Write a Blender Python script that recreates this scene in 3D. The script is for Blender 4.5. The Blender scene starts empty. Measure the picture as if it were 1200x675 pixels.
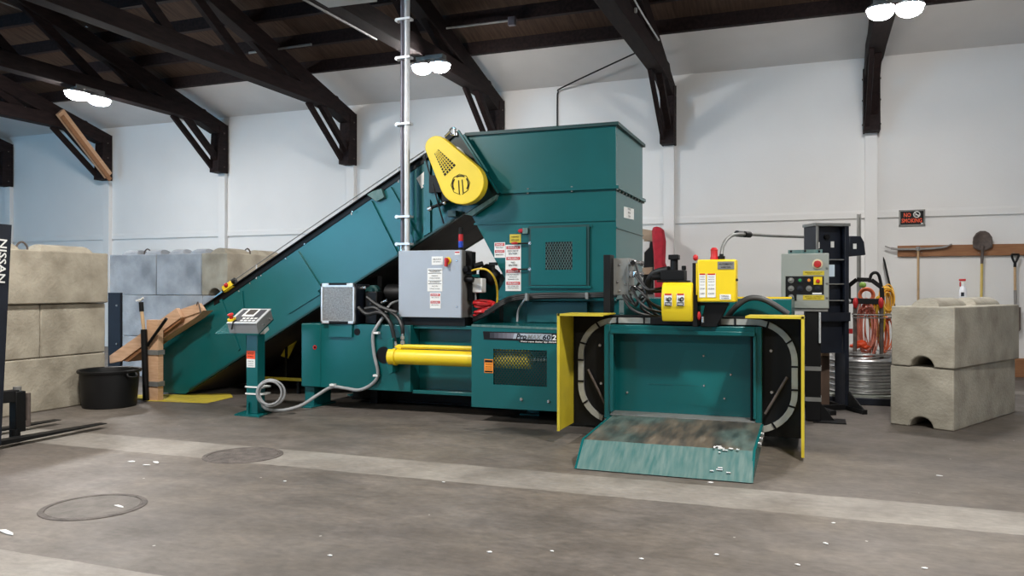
import bpy, bmesh, math, random
from mathutils import Vector, Matrix
random.seed(7)
SC = bpy.context.scene
COL = SC.collection
# ------------------------------------------------------------------ camera
F, YAW, CH = 940.0, math.radians(20.7), 1.4
SN, CS = math.sin(YAW), math.cos(YAW)
cam = bpy.data.objects.new('camera', bpy.data.cameras.new('camera'))
COL.objects.link(cam)
cam.location = (0, 0, CH)
cam.rotation_euler = (math.pi / 2, 0, YAW)
cam.data.sensor_width = 36
cam.data.lens = F / 1200 * 36
cam.data.clip_end = 200
SC.camera = cam

def at(x, y, Y=None, X=None, Z=None):
    """photo pixel -> world point on a known plane of the hall"""
    t = (x - 600) / F; s = (337.5 - y) / F
    if Y is not None: d = Y / (t * SN + CS)
    elif X is not None: d = X / (t * CS - SN)
    else: d = (Z - CH) / s
    return Vector((d * (t * CS - SN), d * (t * SN + CS), CH + s * d))

# ------------------------------------------------------------------ materials
MATS = {}
def mat(name, col, rough=.5, metal=0., var=.12, scale=6., bump=0., col2=None, bscale=None, detail=6., coat=0., stretch=None, thr=None, spec=None):
    if name in MATS: return MATS[name]
    m = bpy.data.materials.new(name); m.use_nodes = True
    nt = m.node_tree; N = nt.nodes; L = nt.links
    b = N['Principled BSDF']
    b.inputs['Roughness'].default_value = rough
    b.inputs['Metallic'].default_value = metal
    if coat: b.inputs['Coat Weight'].default_value = coat
    if spec is not None: b.inputs['Specular IOR Level'].default_value = spec
    tc = N.new('ShaderNodeTexCoord')
    src = tc.outputs['Object']
    if stretch:
        mp = N.new('ShaderNodeMapping'); mp.inputs['Scale'].default_value = stretch
        L.new(src, mp.inputs['Vector']); src = mp.outputs['Vector']
    nz = N.new('ShaderNodeTexNoise'); nz.inputs['Scale'].default_value = scale; nz.inputs['Detail'].default_value = detail
    L.new(src, nz.inputs['Vector'])
    rp = N.new('ShaderNodeValToRGB')
    lo, hi = thr if thr else (.3, .7)
    rp.color_ramp.elements[0].position = lo; rp.color_ramp.elements[1].position = hi
    c2 = col2 if col2 else [min(1, c * (1 + var)) for c in col]
    c1 = col if col2 else [c * (1 - var) for c in col]
    rp.color_ramp.elements[0].color = (*c1, 1); rp.color_ramp.elements[1].color = (*c2, 1)
    L.new(nz.outputs['Fac'], rp.inputs['Fac'])
    L.new(rp.outputs['Color'], b.inputs['Base Color'])
    if bump:
        n2 = N.new('ShaderNodeTexNoise'); n2.inputs['Scale'].default_value = bscale or scale * 6; n2.inputs['Detail'].default_value = 5
        L.new(src, n2.inputs['Vector'])
        bp = N.new('ShaderNodeBump'); bp.inputs['Strength'].default_value = bump; bp.inputs['Distance'].default_value = .02
        L.new(n2.outputs['Fac'], bp.inputs['Height']); L.new(bp.outputs['Normal'], b.inputs['Normal'])
    MATS[name] = m
    return m

def emit(name, col, strength):
    m = bpy.data.materials.new(name); m.use_nodes = True
    b = m.node_tree.nodes['Principled BSDF']
    b.inputs['Base Color'].default_value = (*col, 1)
    b.inputs['Emission Color'].default_value = (*col, 1)
    b.inputs['Emission Strength'].default_value = strength
    return m

TEAL = mat('teal_paint', (.0035, .098, .101), .27, var=.10, scale=1.5, bump=.03, bscale=40)
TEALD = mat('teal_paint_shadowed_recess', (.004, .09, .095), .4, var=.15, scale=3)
TEALW = mat('teal_paint_worn', (.040, .125, .12), .5, scale=5, col2=(.145, .21, .195), stretch=(7, 1, 1), thr=(.3, .8))
TABLE = mat('scuffed_steel_table', (.035, .032, .03), .5, scale=5, col2=(.24, .20, .16), stretch=(3.5, 1.2, 1), thr=(.3, .75), bump=.2)
YEL = mat('yellow_paint', (.80, .58, .015), .38, var=.06, scale=3)
YELD = mat('yellow_paint_dull', (.54, .42, .025), .5, var=.14, scale=4)  # darker, duller yellow than the main yellow paint
BLK = mat('black_paint', (.0045, .0045, .005), .5, var=.3, scale=5, spec=.25)
BLKB = mat('blue_black_steel', (.009, .012, .021), .45, var=.3, scale=4, spec=.35)
RUB = mat('black_rubber', (.008, .008, .009), .5, var=.2)
GREY = mat('grey_enamel', (.36, .40, .46), .42, var=.04, scale=3)
GREYG = mat('grey_green_enamel', (.29, .31, .28), .42, var=.04, scale=3)
GREYD = mat('grey_metal', (.22, .22, .21), .45, .3, var=.15, scale=8)
TRACK = mat('track_steel', (.38, .38, .35), .5, .2, var=.15, scale=9)
CHROME = mat('bright_metal', (.62, .62, .62), .25, .9, var=.08)
GALV = mat('galvanised_steel', (.66, .68, .70), .38, .35, var=.1, scale=12)
WHITE = mat('white_label', (.78, .78, .76), .5, var=.02)
RED = mat('red_paint', (.50, .015, .018), .4, var=.1)
REDC = mat('red_cloth', (.42, .012, .03), .8, var=.25, scale=9)
ORANGE = mat('orange_label', (.80, .26, .02), .5, var=.05)
ORED = mat('orange_red', (.85, .085, .02), .5, var=.08)
WOODL = mat('raw_timber', (.52, .30, .17), .7, scale=4, col2=(.62, .40, .25), stretch=(2, 2, 14), bump=.1)
WOODX = mat('raw_timber_plank', (.50, .30, .18), .7, scale=4, col2=(.66, .43, .28), stretch=(1.2, 9, 9), bump=.1)
WOODB = mat('brown_board', (.24, .10, .04), .65, scale=4, col2=(.34, .16, .07), stretch=(1, 8, 8))
WOODD = mat('dark_roof_timber', (.0085, .005, .0055), .75, scale=4, col2=(.022, .0125, .012), stretch=(5, 1, 5), spec=.2)
DECK = mat('roof_deck_boards', (.040, .025, .018), .85, scale=3, col2=(.080, .050, .036), stretch=(8, .6, 1), spec=.2)
HANDLE = mat('ash_handle', (.50, .34, .19), .6, var=.15, scale=8)
YHAND = mat('yellow_handle', (.62, .46, .12), .5, var=.1)
RUST = mat('rusty_steel', (.06, .045, .04), .7, scale=12, col2=(.13, .10, .085))
BARE = mat('worn_tool_steel', (.26, .25, .24), .5, .5, var=.2)
WALLM = mat('painted_wall', (.77, .765, .755), .75, var=.035, scale=.7, bump=.08, bscale=22, detail=9)
SOFF = mat('white_painted_soffit', (.68, .67, .66), .8, var=.05, scale=1.2)
BLOCKT = mat('tan_concrete', (.235, .205, .155), .9, scale=2.6, col2=(.43, .385, .305), thr=(.32, .62), bump=.35, bscale=30, detail=10)
BLOCKG = mat('blue_grey_concrete', (.22, .24, .265), .9, scale=2.6, col2=(.40, .42, .455), thr=(.32, .62), bump=.3, bscale=30, detail=10)
BLOCKR = mat('buff_concrete', (.29, .265, .215), .9, scale=2.8, col2=(.43, .40, .335), thr=(.34, .6), bump=.4, bscale=34, detail=10)
def table_material():
    m = bpy.data.materials.new('scuffed_table_steel'); m.use_nodes = True
    nt = m.node_tree; N = nt.nodes; L = nt.links; b = N['Principled BSDF']; b.inputs['Roughness'].default_value = .5
    tc = N.new('ShaderNodeTexCoord')
    def nz(sc, st, det=8):
        mp = N.new('ShaderNodeMapping'); mp.inputs['Scale'].default_value = st; L.new(tc.outputs['Object'], mp.inputs['Vector'])
        n = N.new('ShaderNodeTexNoise'); n.inputs['Scale'].default_value = sc; n.inputs['Detail'].default_value = det; L.new(mp.outputs['Vector'], n.inputs['Vector']); return n.outputs['Fac']
    def ramp(f, st):
        r = N.new('ShaderNodeValToRGB'); e = r.color_ramp.elements
        while len(e) < len(st): e.new(.5)
        for k, (p, c) in enumerate(st): e[k].position = p; e[k].color = (*c, 1)
        L.new(f, r.inputs['Fac']); return r.outputs['Color']
    streak = ramp(nz(2.2, (5, .8, 1)), [(.30, (.018, .016, .014)), (.45, (.060, .052, .042)), (.60, (.125, .098, .070)), (.75, (.22, .19, .155))])
    teal = ramp(nz(3.5, (4, .9, 1)), [(.35, (.030, .050, .047)), (.7, (.11, .155, .14))])
    x = N.new('ShaderNodeMix'); x.data_type = 'RGBA'
    f = ramp(nz(1.3, (1.6, 1, 1)), [(.44, (0, 0, 0)), (.60, (1, 1, 1))])
    L.new(f, x.inputs['Factor']); L.new(streak, x.inputs['A']); L.new(teal, x.inputs['B']); L.new(x.outputs['Result'], b.inputs['Base Color'])
    return m
TABLE = table_material()
COIL = mat('steel_wire', (.50, .50, .50), .32, .85, var=.15, scale=20)
GAUZE = mat('radiator_fins', (.40, .38, .36), .5, .4, var=.35, scale=60)
DARKPAN = mat('dirty_brown_pan', (.022, .015, .012), .55, scale=4, col2=(.06, .043, .034))
SKYB = mat('light_blue_sheet', (.16, .42, .66), .5, var=.05)
BLUE = mat('blue_lens', (.02, .06, .45), .3, var=.05)
GRN = mat('green_plastic', (.02, .30, .08), .4, var=.05)
OLIVE = mat('green_ball', (.20, .33, .06), .8, var=.1)
CORDO = mat('orange_cord', (.72, .16, .06), .5, var=.1)
CORDR = mat('faded_red_cord', (.62, .20, .14), .5, var=.1)
CORDY = mat('yellow_cord', (.72, .48, .03), .5, var=.1)
CABLE = mat('grey_cable', (.30, .31, .32), .5, var=.1)
TAN = mat('tan_board', (.40, .30, .21), .7, var=.1)
PAPER = mat('white_paper', (.80, .80, .80), .8, var=.03)
INK = mat('black_ink', (.005, .005, .007), .6, var=.05, spec=.2)
TUBM = mat('black_plastic', (.005, .005, .0055), .45, var=.2, spec=.3)
GLOVE = mat('purple_grey_metal', (.17, .16, .19), .4, .5, var=.1)
GREEN_D = mat('dark_green_paint', (.003, .040, .038), .45, var=.2)
FLOORY = mat('yellow_floor_paint', (.56, .44, .04), .7, scale=7, col2=(.34, .28, .08), thr=(.5, .8))
LAMPM = emit('lamp_glow', (1.0, .965, .93), 260.)

# ------------------------------------------------------------------ mesh builder
OFF = {}
def frame_from(axis):
    a = Vector(axis).normalized()
    u = a.orthogonal().normalized()
    if abs(a.z) < .99:
        u = a.cross(Vector((0, 0, 1))).normalized()
    return a, u, a.cross(u).normalized()

class MB:
    def __init__(s): s.bm = bmesh.new()
    def _face(s, vs):
        try: return s.bm.faces.new(vs)
        except ValueError: return None
    def prism(s, pts, vec):
        vec = Vector(vec)
        a = [s.bm.verts.new(Vector(p)) for p in pts]
        b = [s.bm.verts.new(Vector(p) + vec) for p in pts]
        n = len(pts)
        s._face(a); s._face(b[::-1])
        for i in range(n): s._face((a[i], b[i], b[(i + 1) % n], a[(i + 1) % n]))
        return s
    def box(s, x0, x1, y0, y1, z0, z1):
        return s.prism([(x0, y0, z0), (x1, y0, z0), (x1, y0, z1), (x0, y0, z1)], (0, y1 - y0, 0))
    def obox(s, c, size, M=None):
        hx, hy, hz = [v / 2 for v in size]
        pts = [Vector(p) for p in ((-hx, -hy, -hz), (hx, -hy, -hz), (hx, -hy, hz), (-hx, -hy, hz))]
        v = Vector((0, 2 * hy, 0))
        if M is not None: pts = [M @ p for p in pts]; v = M @ v
        return s.prism([p + Vector(c) for p in pts], v)
    def bar(s, p, q, w, h, up=(0, 0, 1)):
        """rectangular bar from p to q: w across, h along up"""
        p = Vector(p); q = Vector(q); a = (q - p).normalized(); up = Vector(up)
        sd = a.cross(up).normalized(); u = sd.cross(a).normalized()
        pts = [p + sd * i * w / 2 + u * j * h / 2 for i, j in ((-1, -1), (1, -1), (1, 1), (-1, 1))]
        return s.prism(pts, q - p)
    def rod(s, p, q, r, seg=14, r2=None):
        p = Vector(p); q = Vector(q); r2 = r if r2 is None else r2
        a, u, v = frame_from(q - p)
        A = [s.bm.verts.new(p + (u * math.cos(k) + v * math.sin(k)) * r) for k in [i * 2 * math.pi / seg for i in range(seg)]]
        B = [s.bm.verts.new(q + (u * math.cos(k) + v * math.sin(k)) * r2) for k in [i * 2 * math.pi / seg for i in range(seg)]]
        s._face(A); s._face(B[::-1])
        for i in range(seg): s._face((A[i], B[i], B[(i + 1) % seg], A[(i + 1) % seg]))
        return s
    def tube(s, pts, r, seg=8, closed=False, sub=5):
        P = [Vector(p) for p in pts]; n = len(P); Q = []
        rng = range(n if closed else n - 1)
        for i in rng:
            if closed: a, b, c, d = P[(i - 1) % n], P[i], P[(i + 1) % n], P[(i + 2) % n]
            else: a, b, c, d = P[max(i - 1, 0)], P[i], P[i + 1], P[min(i + 2, n - 1)]
            for k in range(sub):
                t = k / sub
                Q.append(.5 * ((2 * b) + (c - a) * t + (2 * a - 5 * b + 4 * c - d) * t * t + (3 * b - a - 3 * c + d) * t ** 3))
        if not closed: Q.append(P[-1])
        m = len(Q); rings = []; u = None
        for i in range(m):
            T = (Q[(i + 1) % m] - Q[i - 1]) if closed else (Q[min(i + 1, m - 1)] - Q[max(i - 1, 0)])
            T.normalize()
            u = frame_from(T)[1] if u is None else (u - T * u.dot(T)).normalized()
            v = T.cross(u)
            rings.append([s.bm.verts.new(Q[i] + (u * math.cos(k) + v * math.sin(k)) * r) for k in [j * 2 * math.pi / seg for j in range(seg)]])
        for i in range(m if closed else m - 1):
            A, B = rings[i], rings[(i + 1) % m]
            for j in range(seg): s._face((A[j], B[j], B[(j + 1) % seg], A[(j + 1) % seg]))
        if not closed: s._face(rings[0][::-1]); s._face(rings[-1])
        return s
    def ring(s, c, axis, R, r, seg=8, n=20, sx=1., sy=1.):
        a, u, v = frame_from(axis); c = Vector(c)
        return s.tube([c + u * math.cos(k) * R * sx + v * math.sin(k) * R * sy for k in [i * 2 * math.pi / n for i in range(n)]], r, seg, True, 2)
    def lathe(s, prof, c=(0, 0, 0), seg=32, axis=(0, 0, 1), sx=1., sy=1.):
        c = Vector(c); a = Vector(axis).normalized()
        if abs(a.z) > .99: u, v = Vector((1, 0, 0)), Vector((0, 1, 0))
        else: _, u, v = frame_from(a)
        rings = []
        for r, z in prof:
            if r < 1e-6: rings.append([s.bm.verts.new(c + a * z)])
            else: rings.append([s.bm.verts.new(c + a * z + (u * math.cos(k) * sx + v * math.sin(k) * sy) * r) for k in [i * 2 * math.pi / seg for i in range(seg)]])
        for A, B in zip(rings, rings[1:]):
            for j in range(seg):
                k = (j + 1) % seg
                if len(A) == 1 and len(B) == 1: continue
                if len(A) == 1: s._face((A[0], B[j], B[k]))
                elif len(B) == 1: s._face((A[j], B[0], A[k]))
                else: s._face((A[j], B[j], B[k], A[k]))
        return s
    def ball(s, c, r, sc=(1, 1, 1), seg=16):
        M = Matrix.Translation(Vector(c)) @ Matrix.Diagonal((*sc, 1))
        bmesh.ops.create_uvsphere(s.bm, u_segments=seg, v_segments=max(6, seg // 2), radius=r, matrix=M)
        return s
    def text(s, body, c, xd, ud, h, w=None, bold=.0, shear=0.):
        cu = bpy.data.curves.new('t', 'FONT'); cu.body = body; cu.offset = bold; cu.shear = shear; cu.resolution_u = 2
        ob = bpy.data.objects.new('t', cu); COL.objects.link(ob)
        bpy.context.view_layer.update()
        me = bpy.data.meshes.new_from_object(ob.evaluated_get(bpy.context.evaluated_depsgraph_get()))
        bpy.data.objects.remove(ob); bpy.data.curves.remove(cu)
        xs = [v.co.x for v in me.vertices]; ys = [v.co.y for v in me.vertices]
        cx, cy = (min(xs) + max(xs)) / 2, (min(ys) + max(ys)) / 2
        sy = h / (max(ys) - min(ys)); sx = w / (max(xs) - min(xs)) if w else sy
        xd = Vector(xd).normalized(); ud = Vector(ud).normalized(); c = Vector(c)
        vs = [s.bm.verts.new(c + xd * (v.co.x - cx) * sx + ud * (v.co.y - cy) * sy) for v in me.vertices]
        for p in me.polygons: s._face([vs[i] for i in p.vertices])
        bpy.data.meshes.remove(me)
        return s
    def build(s, name, m, parent=None, bevel=0., local=False, flat=False, origin=None):
        bm = s.bm
        bmesh.ops.recalc_face_normals(bm, faces=bm.faces[:])
        if parent is not None: off = Vector((0, 0, 0)) if local else OFF[parent]
        elif local: off = Vector((0, 0, 0))
        elif origin is not None: off = Vector(origin)
        else:
            co = [v.co for v in bm.verts]
            off = Vector(((min(c.x for c in co) + max(c.x for c in co)) / 2, (min(c.y for c in co) + max(c.y for c in co)) / 2, min(c.z for c in co)))
        if off.length: bmesh.ops.translate(bm, verts=bm.verts[:], vec=-off)
        me = bpy.data.meshes.new(name)
        for f in bm.faces: f.smooth = not flat
        bm.to_mesh(me); bm.free()
        if not flat: me.set_sharp_from_angle(angle=math.radians(38))
        me.materials.append(m)
        o = bpy.data.objects.new(name, me); COL.objects.link(o)
        if parent is not None: o.parent = parent; OFF[o] = off
        else: o.location = off; OFF[o] = off
        if bevel:
            bv = o.modifiers.new('bevel', 'BEVEL'); bv.width = bevel; bv.segments = 2; bv.limit_method = 'ANGLE'; bv.angle_limit = math.radians(40)
        return o

def build_each(m, name, mt, parent=None, **kw):
    """link every loose island of a builder as an object of its own"""
    bm = m.bm; bm.verts.ensure_lookup_table(); seen = set(); out = []
    for v in bm.verts:
        if v in seen: continue
        stack = [v]; isl = []; seen.add(v)
        while stack:
            a = stack.pop(); isl.append(a)
            for e in a.link_edges:
                b = e.other_vert(a)
                if b not in seen: seen.add(b); stack.append(b)
        n = MB(); mp = {a: n.bm.verts.new(a.co) for a in isl}; fs = set(f for a in isl for f in a.link_faces)
        for f in fs: n._face([mp[a] for a in f.verts])
        out.append(n.build(name, mt, parent, **kw))
    bm.free()
    return out
def tag(o, label=None, cat=None, group=None, kind=None):
    if label: o['label'] = label
    if cat: o['category'] = cat
    if group: o['group'] = group
    if kind: o['kind'] = kind
    return o
def thing(name, loc, label, cat, group=None, rz=0.):
    o = bpy.data.objects.new(name, None); COL.objects.link(o)
    o.empty_display_size = .2
    o.location = loc; o.rotation_euler = (0, 0, rz); OFF[o] = Vector(loc)
    return tag(o, label, cat, group)
def structure(o): o['kind'] = 'structure'; return o
def copy_tree(o, parent=None):
    c = o.copy(); COL.objects.link(c)
    if parent is not None: c.parent = parent
    for ch in list(o.children): copy_tree(ch, c)
    return c
NX = Vector((1, 0, 0)); NZ = Vector((0, 0, 1)); NY = Vector((0, 1, 0))

# ------------------------------------------------------------------ the hall
WY = 14.64
def roofz(y): return 9.35 - .28 * y
def floor_material():
    m = bpy.data.materials.new('worn_concrete_floor'); m.use_nodes = True
    nt = m.node_tree; N = nt.nodes; L = nt.links; b = N['Principled BSDF']
    tc = N.new('ShaderNodeTexCoord')
    def noise(sc, det=8, st=None, dist=0.):
        n = N.new('ShaderNodeTexNoise'); n.inputs['Scale'].default_value = sc; n.inputs['Detail'].default_value = det; n.inputs['Roughness'].default_value = .62; n.inputs['Distortion'].default_value = dist
        if st:
            mp = N.new('ShaderNodeMapping'); mp.inputs['Scale'].default_value = st; L.new(tc.outputs['Object'], mp.inputs['Vector']); L.new(mp.outputs['Vector'], n.inputs['Vector'])
        else: L.new(tc.outputs['Object'], n.inputs['Vector'])
        return n.outputs['Fac']
    def ramp(f, stops):
        r = N.new('ShaderNodeValToRGB'); e = r.color_ramp.elements
        while len(e) < len(stops): e.new(.5)
        for k, (p, c) in enumerate(stops): e[k].position = p; e[k].color = (*c, 1) if len(c) == 3 else c
        L.new(f, r.inputs['Fac']); return r.outputs['Color']
    def mix(a, bb, f, mode='MIX'):
        x = N.new('ShaderNodeMix'); x.data_type = 'RGBA'; x.blend_type = mode
        for inp, v in ((x.inputs['Factor'], f), (x.inputs['A'], a), (x.inputs['B'], bb)):
            if isinstance(v, (int, float)): inp.default_value = v
            elif isinstance(v, tuple): inp.default_value = (*v, 1)
            else: L.new(v, inp)
        return x.outputs['Result']
    def math_(op, a, bb=None):
        x = N.new('ShaderNodeMath'); x.operation = op
        for i, v in enumerate((a, bb)):
            if v is None: continue
            if isinstance(v, (int, float)): x.inputs[i].default_value = v
            else: L.new(v, x.inputs[i])
        return x.outputs[0]
    sep = N.new('ShaderNodeSeparateXYZ'); L.new(tc.outputs['Object'], sep.inputs[0])
    base = ramp(noise(.55, 10, None, .4), [(.28, (.088, .076, .067)), (.5, (.128, .112, .099)), (.72, (.182, .163, .144))])
    fine = ramp(noise(13, 10, (1, 1.8, 1)), [(.22, (.62, .62, .62)), (.78, (1.25, 1.25, 1.25))])
    base = mix(base, fine, 1., 'MULTIPLY')
    base = mix(base, ramp(noise(2.3, 12, (1, 1.5, 1), .6), [(.30, (.76, .75, .74)), (.5, (1, 1, 1)), (.70, (1.24, 1.23, 1.21))]), 1., 'MULTIPLY')
    base = mix(base, ramp(noise(.8, 5, (1, 1, 1), .3), [(.35, (1.0, .96, .90)), (.65, (.99, .99, 1.02))]), 1., 'MULTIPLY')
    scr = ramp(noise(3.0, 12, (.25, 3.5, 1), 1.5), [(.60, (0, 0, 0)), (.66, (1, 1, 1))])
    base = mix(base, (.075, .066, .058), math_('MULTIPLY', scr, .28))
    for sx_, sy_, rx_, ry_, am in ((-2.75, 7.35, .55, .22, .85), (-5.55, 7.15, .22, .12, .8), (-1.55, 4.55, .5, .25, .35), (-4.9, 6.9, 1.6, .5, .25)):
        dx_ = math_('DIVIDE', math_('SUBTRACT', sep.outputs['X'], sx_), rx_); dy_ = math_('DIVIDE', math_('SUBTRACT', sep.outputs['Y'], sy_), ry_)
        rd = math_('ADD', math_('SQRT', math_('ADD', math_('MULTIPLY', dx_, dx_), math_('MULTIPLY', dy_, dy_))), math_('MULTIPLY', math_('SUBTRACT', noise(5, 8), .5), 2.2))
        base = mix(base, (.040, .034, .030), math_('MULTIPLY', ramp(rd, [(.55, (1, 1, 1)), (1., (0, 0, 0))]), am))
    # lighter poured strips across the slab
    wob = math_('MULTIPLY', math_('SUBTRACT', noise(3, 6), .5), .05)
    yy = math_('ADD', sep.outputs['Y'], wob)
    def band(lo, hi):
        return math_('MULTIPLY', math_('GREATER_THAN', yy, lo), math_('LESS_THAN', yy, hi))
    strip = math_('ADD', band(5.27, 5.81), band(2.45, 3.05))
    strip = math_('ADD', strip, math_('MULTIPLY', band(12.2, 12.62), math_('GREATER_THAN', sep.outputs['X'], 1.4)))
    wear = ramp(noise(1.6, 9), [(.32, (.3, .3, .3)), (.62, (1, 1, 1))])
    strip = math_('MULTIPLY', strip, wear)
    stripc = mix((.36, .335, .30), fine, .7, 'MULTIPLY')
    base = mix(base, stripc, math_('MULTIPLY', strip, .62))
    # oil and tyre stains
    st = ramp(noise(1.3, 7, (1, 1.6, 1), 1.0), [(.56, (0, 0, 0)), (.70, (1, 1, 1))])
    near = math_('MULTIPLY', math_('GREATER_THAN', yy, 6.6), math_('LESS_THAN', yy, 9.0))
    base = mix(base, (.060, .052, .046), math_('MULTIPLY', st, math_('ADD', math_('MULTIPLY', near, .55), .16)))
    # pale crumbs trodden into the slab
    v = N.new('ShaderNodeTexVoronoi'); v.inputs['Scale'].default_value = 3.2; L.new(tc.outputs['Object'], v.inputs['Vector'])
    base = mix(base, (.55, .53, .50), math_('MULTIPLY', math_('LESS_THAN', v.outputs['Distance'], .028), .7))
    L.new(base, b.inputs['Base Color'])
    rr = ramp(noise(2.2), [(.3, (.42, .42, .42)), (.7, (.62, .62, .62))]); L.new(rr, b.inputs['Roughness'])
    bp = N.new('ShaderNodeBump'); bp.inputs['Strength'].default_value = .12; bp.inputs['Distance'].default_value = .01
    L.new(noise(18, 8), bp.inputs['Height']); L.new(bp.outputs['Normal'], b.inputs['Normal'])
    return m
XL, XR, YF = -24., 8., -9.
structure(MB().box(XL, XR, YF, WY + .2, -.1, 0).build('floor', floor_material(), origin=(0, 0, 0)))
# back wall with its horizontal reveal at 2.55 m, one profile swept along the hall
prof = [(WY + .2, 0), (WY, 0), (WY, 2.53), (WY + .04, 2.535), (WY + .04, 2.565), (WY - .012, 2.57), (WY - .012, 2.66), (WY, 2.70), (WY, 5.25), (WY + .2, 5.25)]
structure(MB().prism([(XL, y, z) for y, z in prof], (XR - XL, 0, 0)).build('wall_back', WALLM, flat=True))
structure(MB().box(XL - .2, XL, YF, WY + .2, 0, 8.2).build('wall_left', WALLM))
structure(MB().box(XR, XR + .2, YF, WY + .2, 0, 8.2).build('wall_right', WALLM))
# front wall behind the photographer with its wide open loading door
m = MB(); m.box(XL, -20, YF - .2, YF, 0, 8.2); m.box(-12.2, XR, YF - .2, YF, 0, 8.2); m.box(-20, -12.2, YF - .2, YF, 5.15, 8.2)
structure(m.build('wall_front', mat('darkened_front_wall', (.07, .06, .055), .85, var=.2, scale=3)))  # unseen wall coloured dark so the hopper reflects less of it
structure(MB().prism([(XL, 13.02, roofz(13.02)), (XL, WY + .2, roofz(WY + .2)), (XL, WY + .2, roofz(WY + .2) + .1), (XL, 13.02, roofz(13.02) + .1)], (XR - XL, 0, 0)).build('ceiling_eaves', SOFF))
ridge = 2.8
structure(MB().prism([(XL, ridge, roofz(ridge)), (XL, 13.02, roofz(13.02)), (XL, 13.02, roofz(13.02) + .1), (XL, ridge, roofz(ridge) + .1)], (XR - XL, 0, 0)).build('ceiling', DECK))
structure(MB().prism([(XL, ridge, roofz(ridge)), (XL, YF, 5.26), (XL, YF, 5.36), (XL, ridge, roofz(ridge) + .1)], (XR - XL, 0, 0)).build('ceiling_front', DECK))

TX = [-19.22, -15.9, -12.47, -9.13, -5.80, -2.47, .87, 4.21]
for i, X in enumerate(TX):
    structure(MB().box(X - .095, X + .095, WY - .10, WY, 0, 3.99).build('trim_%d' % (i + 1), WALLM, bevel=.006))
def truss(X, label):
    r = thing('roof_truss', (X, 14.4, 3.97), label, 'roof truss', 'dark timber roof trusses')
    h = .125
    def plate(poly, w0=-h, w1=h): return MB().prism([(X + w0, y, z) for y, z in poly], (w1 - w0, 0, 0))
    plate([(14.30, 3.97), (14.62, 3.97), (14.62, 5.06), (14.36, 5.0)]).build('post', WOODD, r, bevel=.008)
    t = lambda y: roofz(y) - .2
    plate([(14.62, t(14.62)), (ridge, t(ridge)), (ridge, t(ridge) - .28), (14.30, t(14.30) - .32), (14.62, 4.9)], -.11, .11).build('top_chord', WOODD, r, bevel=.008)
    plate([(13.15, 5.0), (ridge, 5.0), (ridge, 5.27), (13.9, 5.27), (14.2, 5.02), (13.7, 4.97)]).build('bottom_chord', WOODD, r, bevel=.008)
    MB().bar((X - .075, 13.15, 5.02), (X - .075, 14.42, 4.02), .06, .12, (0, 1, 0)).build('knee_brace', WOODD, r)
    MB().bar((X + .03, 13.42, 5.02), (X + .03, 14.42, 4.22), .10, .12, (0, 1, 0)).build('knee_brace', WOODD, r)
    for y0, y1 in ((12.4, 11.3), (11.3, 9.6), (9.6, 7.4), (7.4, 5.0)):
        MB().bar((X, y0, 5.2), (X, y1, t(y1) - .2), .09, .17, (0, 1, 0)).build('web_brace', WOODD, r)
    b = MB()
    for z in (4.1, 4.5, 4.85): b.rod((X - .145, 14.48, z), (X + .145, 14.48, z), .014, 8)
    build_each(b, 'bolt', RUST, r)
    return r
TL = ['dark roof truss at the far left edge, last one before the corner', 'dark roof truss above the left block wall, with the pale timber brace',
      'dark roof truss carrying the elongated lamp, above the tan block end', 'dark roof truss rising over the lower part of the green conveyor',
      'dark roof truss behind the tall vertical conduit, ending behind the hopper top', 'dark roof truss just right of the tall green hopper',
      'dark roof truss at right under the twin bright lamp, left of the no smoking sign', 'dark roof truss beyond the right edge over the hanging tools']
for X, l in zip(TX[:-1], TL): truss(X, l)
for k in range(9):
    y = 13.0 - .82 * k
    o = MB().prism([(XL, y - .05, roofz(y) - .2), (XL, y + .05, roofz(y) - .2), (XL, y + .05, roofz(y + .05)), (XL, y - .05, roofz(y - .05))], (XR - XL, 0, 0)).build('roof_purlin', WOODD)
    nth = ['nearest the wall, edging the white eaves', 'second from the wall', 'third from the wall', 'fourth from the wall', 'fifth from the wall', 'sixth from the wall', 'seventh from the wall', 'eighth from the wall', 'ninth from the wall, highest'][k]
    tag(o, 'long dark timber purlin under the roof deck, ' + nth, 'purlin', 'roof purlins')
# pale new timber brace on the second truss
b = thing('timber_brace', at(129, 207, Y=14.30), 'pale new timber brace nailed diagonally to the far left dark truss', 'brace')
MB().bar(at(70, 131, Y=13.1), at(127, 206, Y=14.32), .09, .20, (0, 1, 0)).build('board', WOODL, b)
MB().bar(at(70, 131, Y=13.1) + Vector((.06, 0, -.1)), at(127, 206, Y=14.32) + Vector((.06, 0, -.1)), .04, .10, (0, 1, 0)).build('board', WOODB, b)

# lamps under the trusses
def lamp(X, Y, Z, label, sp=.155, ax=0):
    r = thing('hanging_lamp', (X, Y, Z), label, 'lamp', 'twin high bay lamps')
    ex, ey = (sp + .08, .07) if ax == 0 else (.07, sp + .08)
    MB().box(X - ex, X + ex, Y - ey, Y + ey, Z + .12, Z + .19).build('housing', GREYD, r, bevel=.01)
    MB().rod((X, Y, Z + .18), (X, Y, 5.01), .018, 10).build('stem', GREYD, r)
    for s in (-1, 1):
        c = Vector((X, Y, Z)) + Vector((s * sp, 0, 0) if ax == 0 else (0, s * sp, 0)); k = (1, 1) if ax == 0 else (1, 1.5)
        MB().lathe([(.05, .14), (.07, .12), (.16, .06), (.165, .035), (.15, .055), (.06, .11), (.05, .14)], c, 24, sx=k[0], sy=k[1]).build('reflector', GALV, r)
        MB().ball(c + Vector((0, 0, .005)), .148, (k[0], k[1], .62), 24).build('bulb', LAMPM, r)
lamp(-12.4, 10.95, 4.86, 'glowing lamp under the left trusses, above the left block wall', .23, 1)
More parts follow.
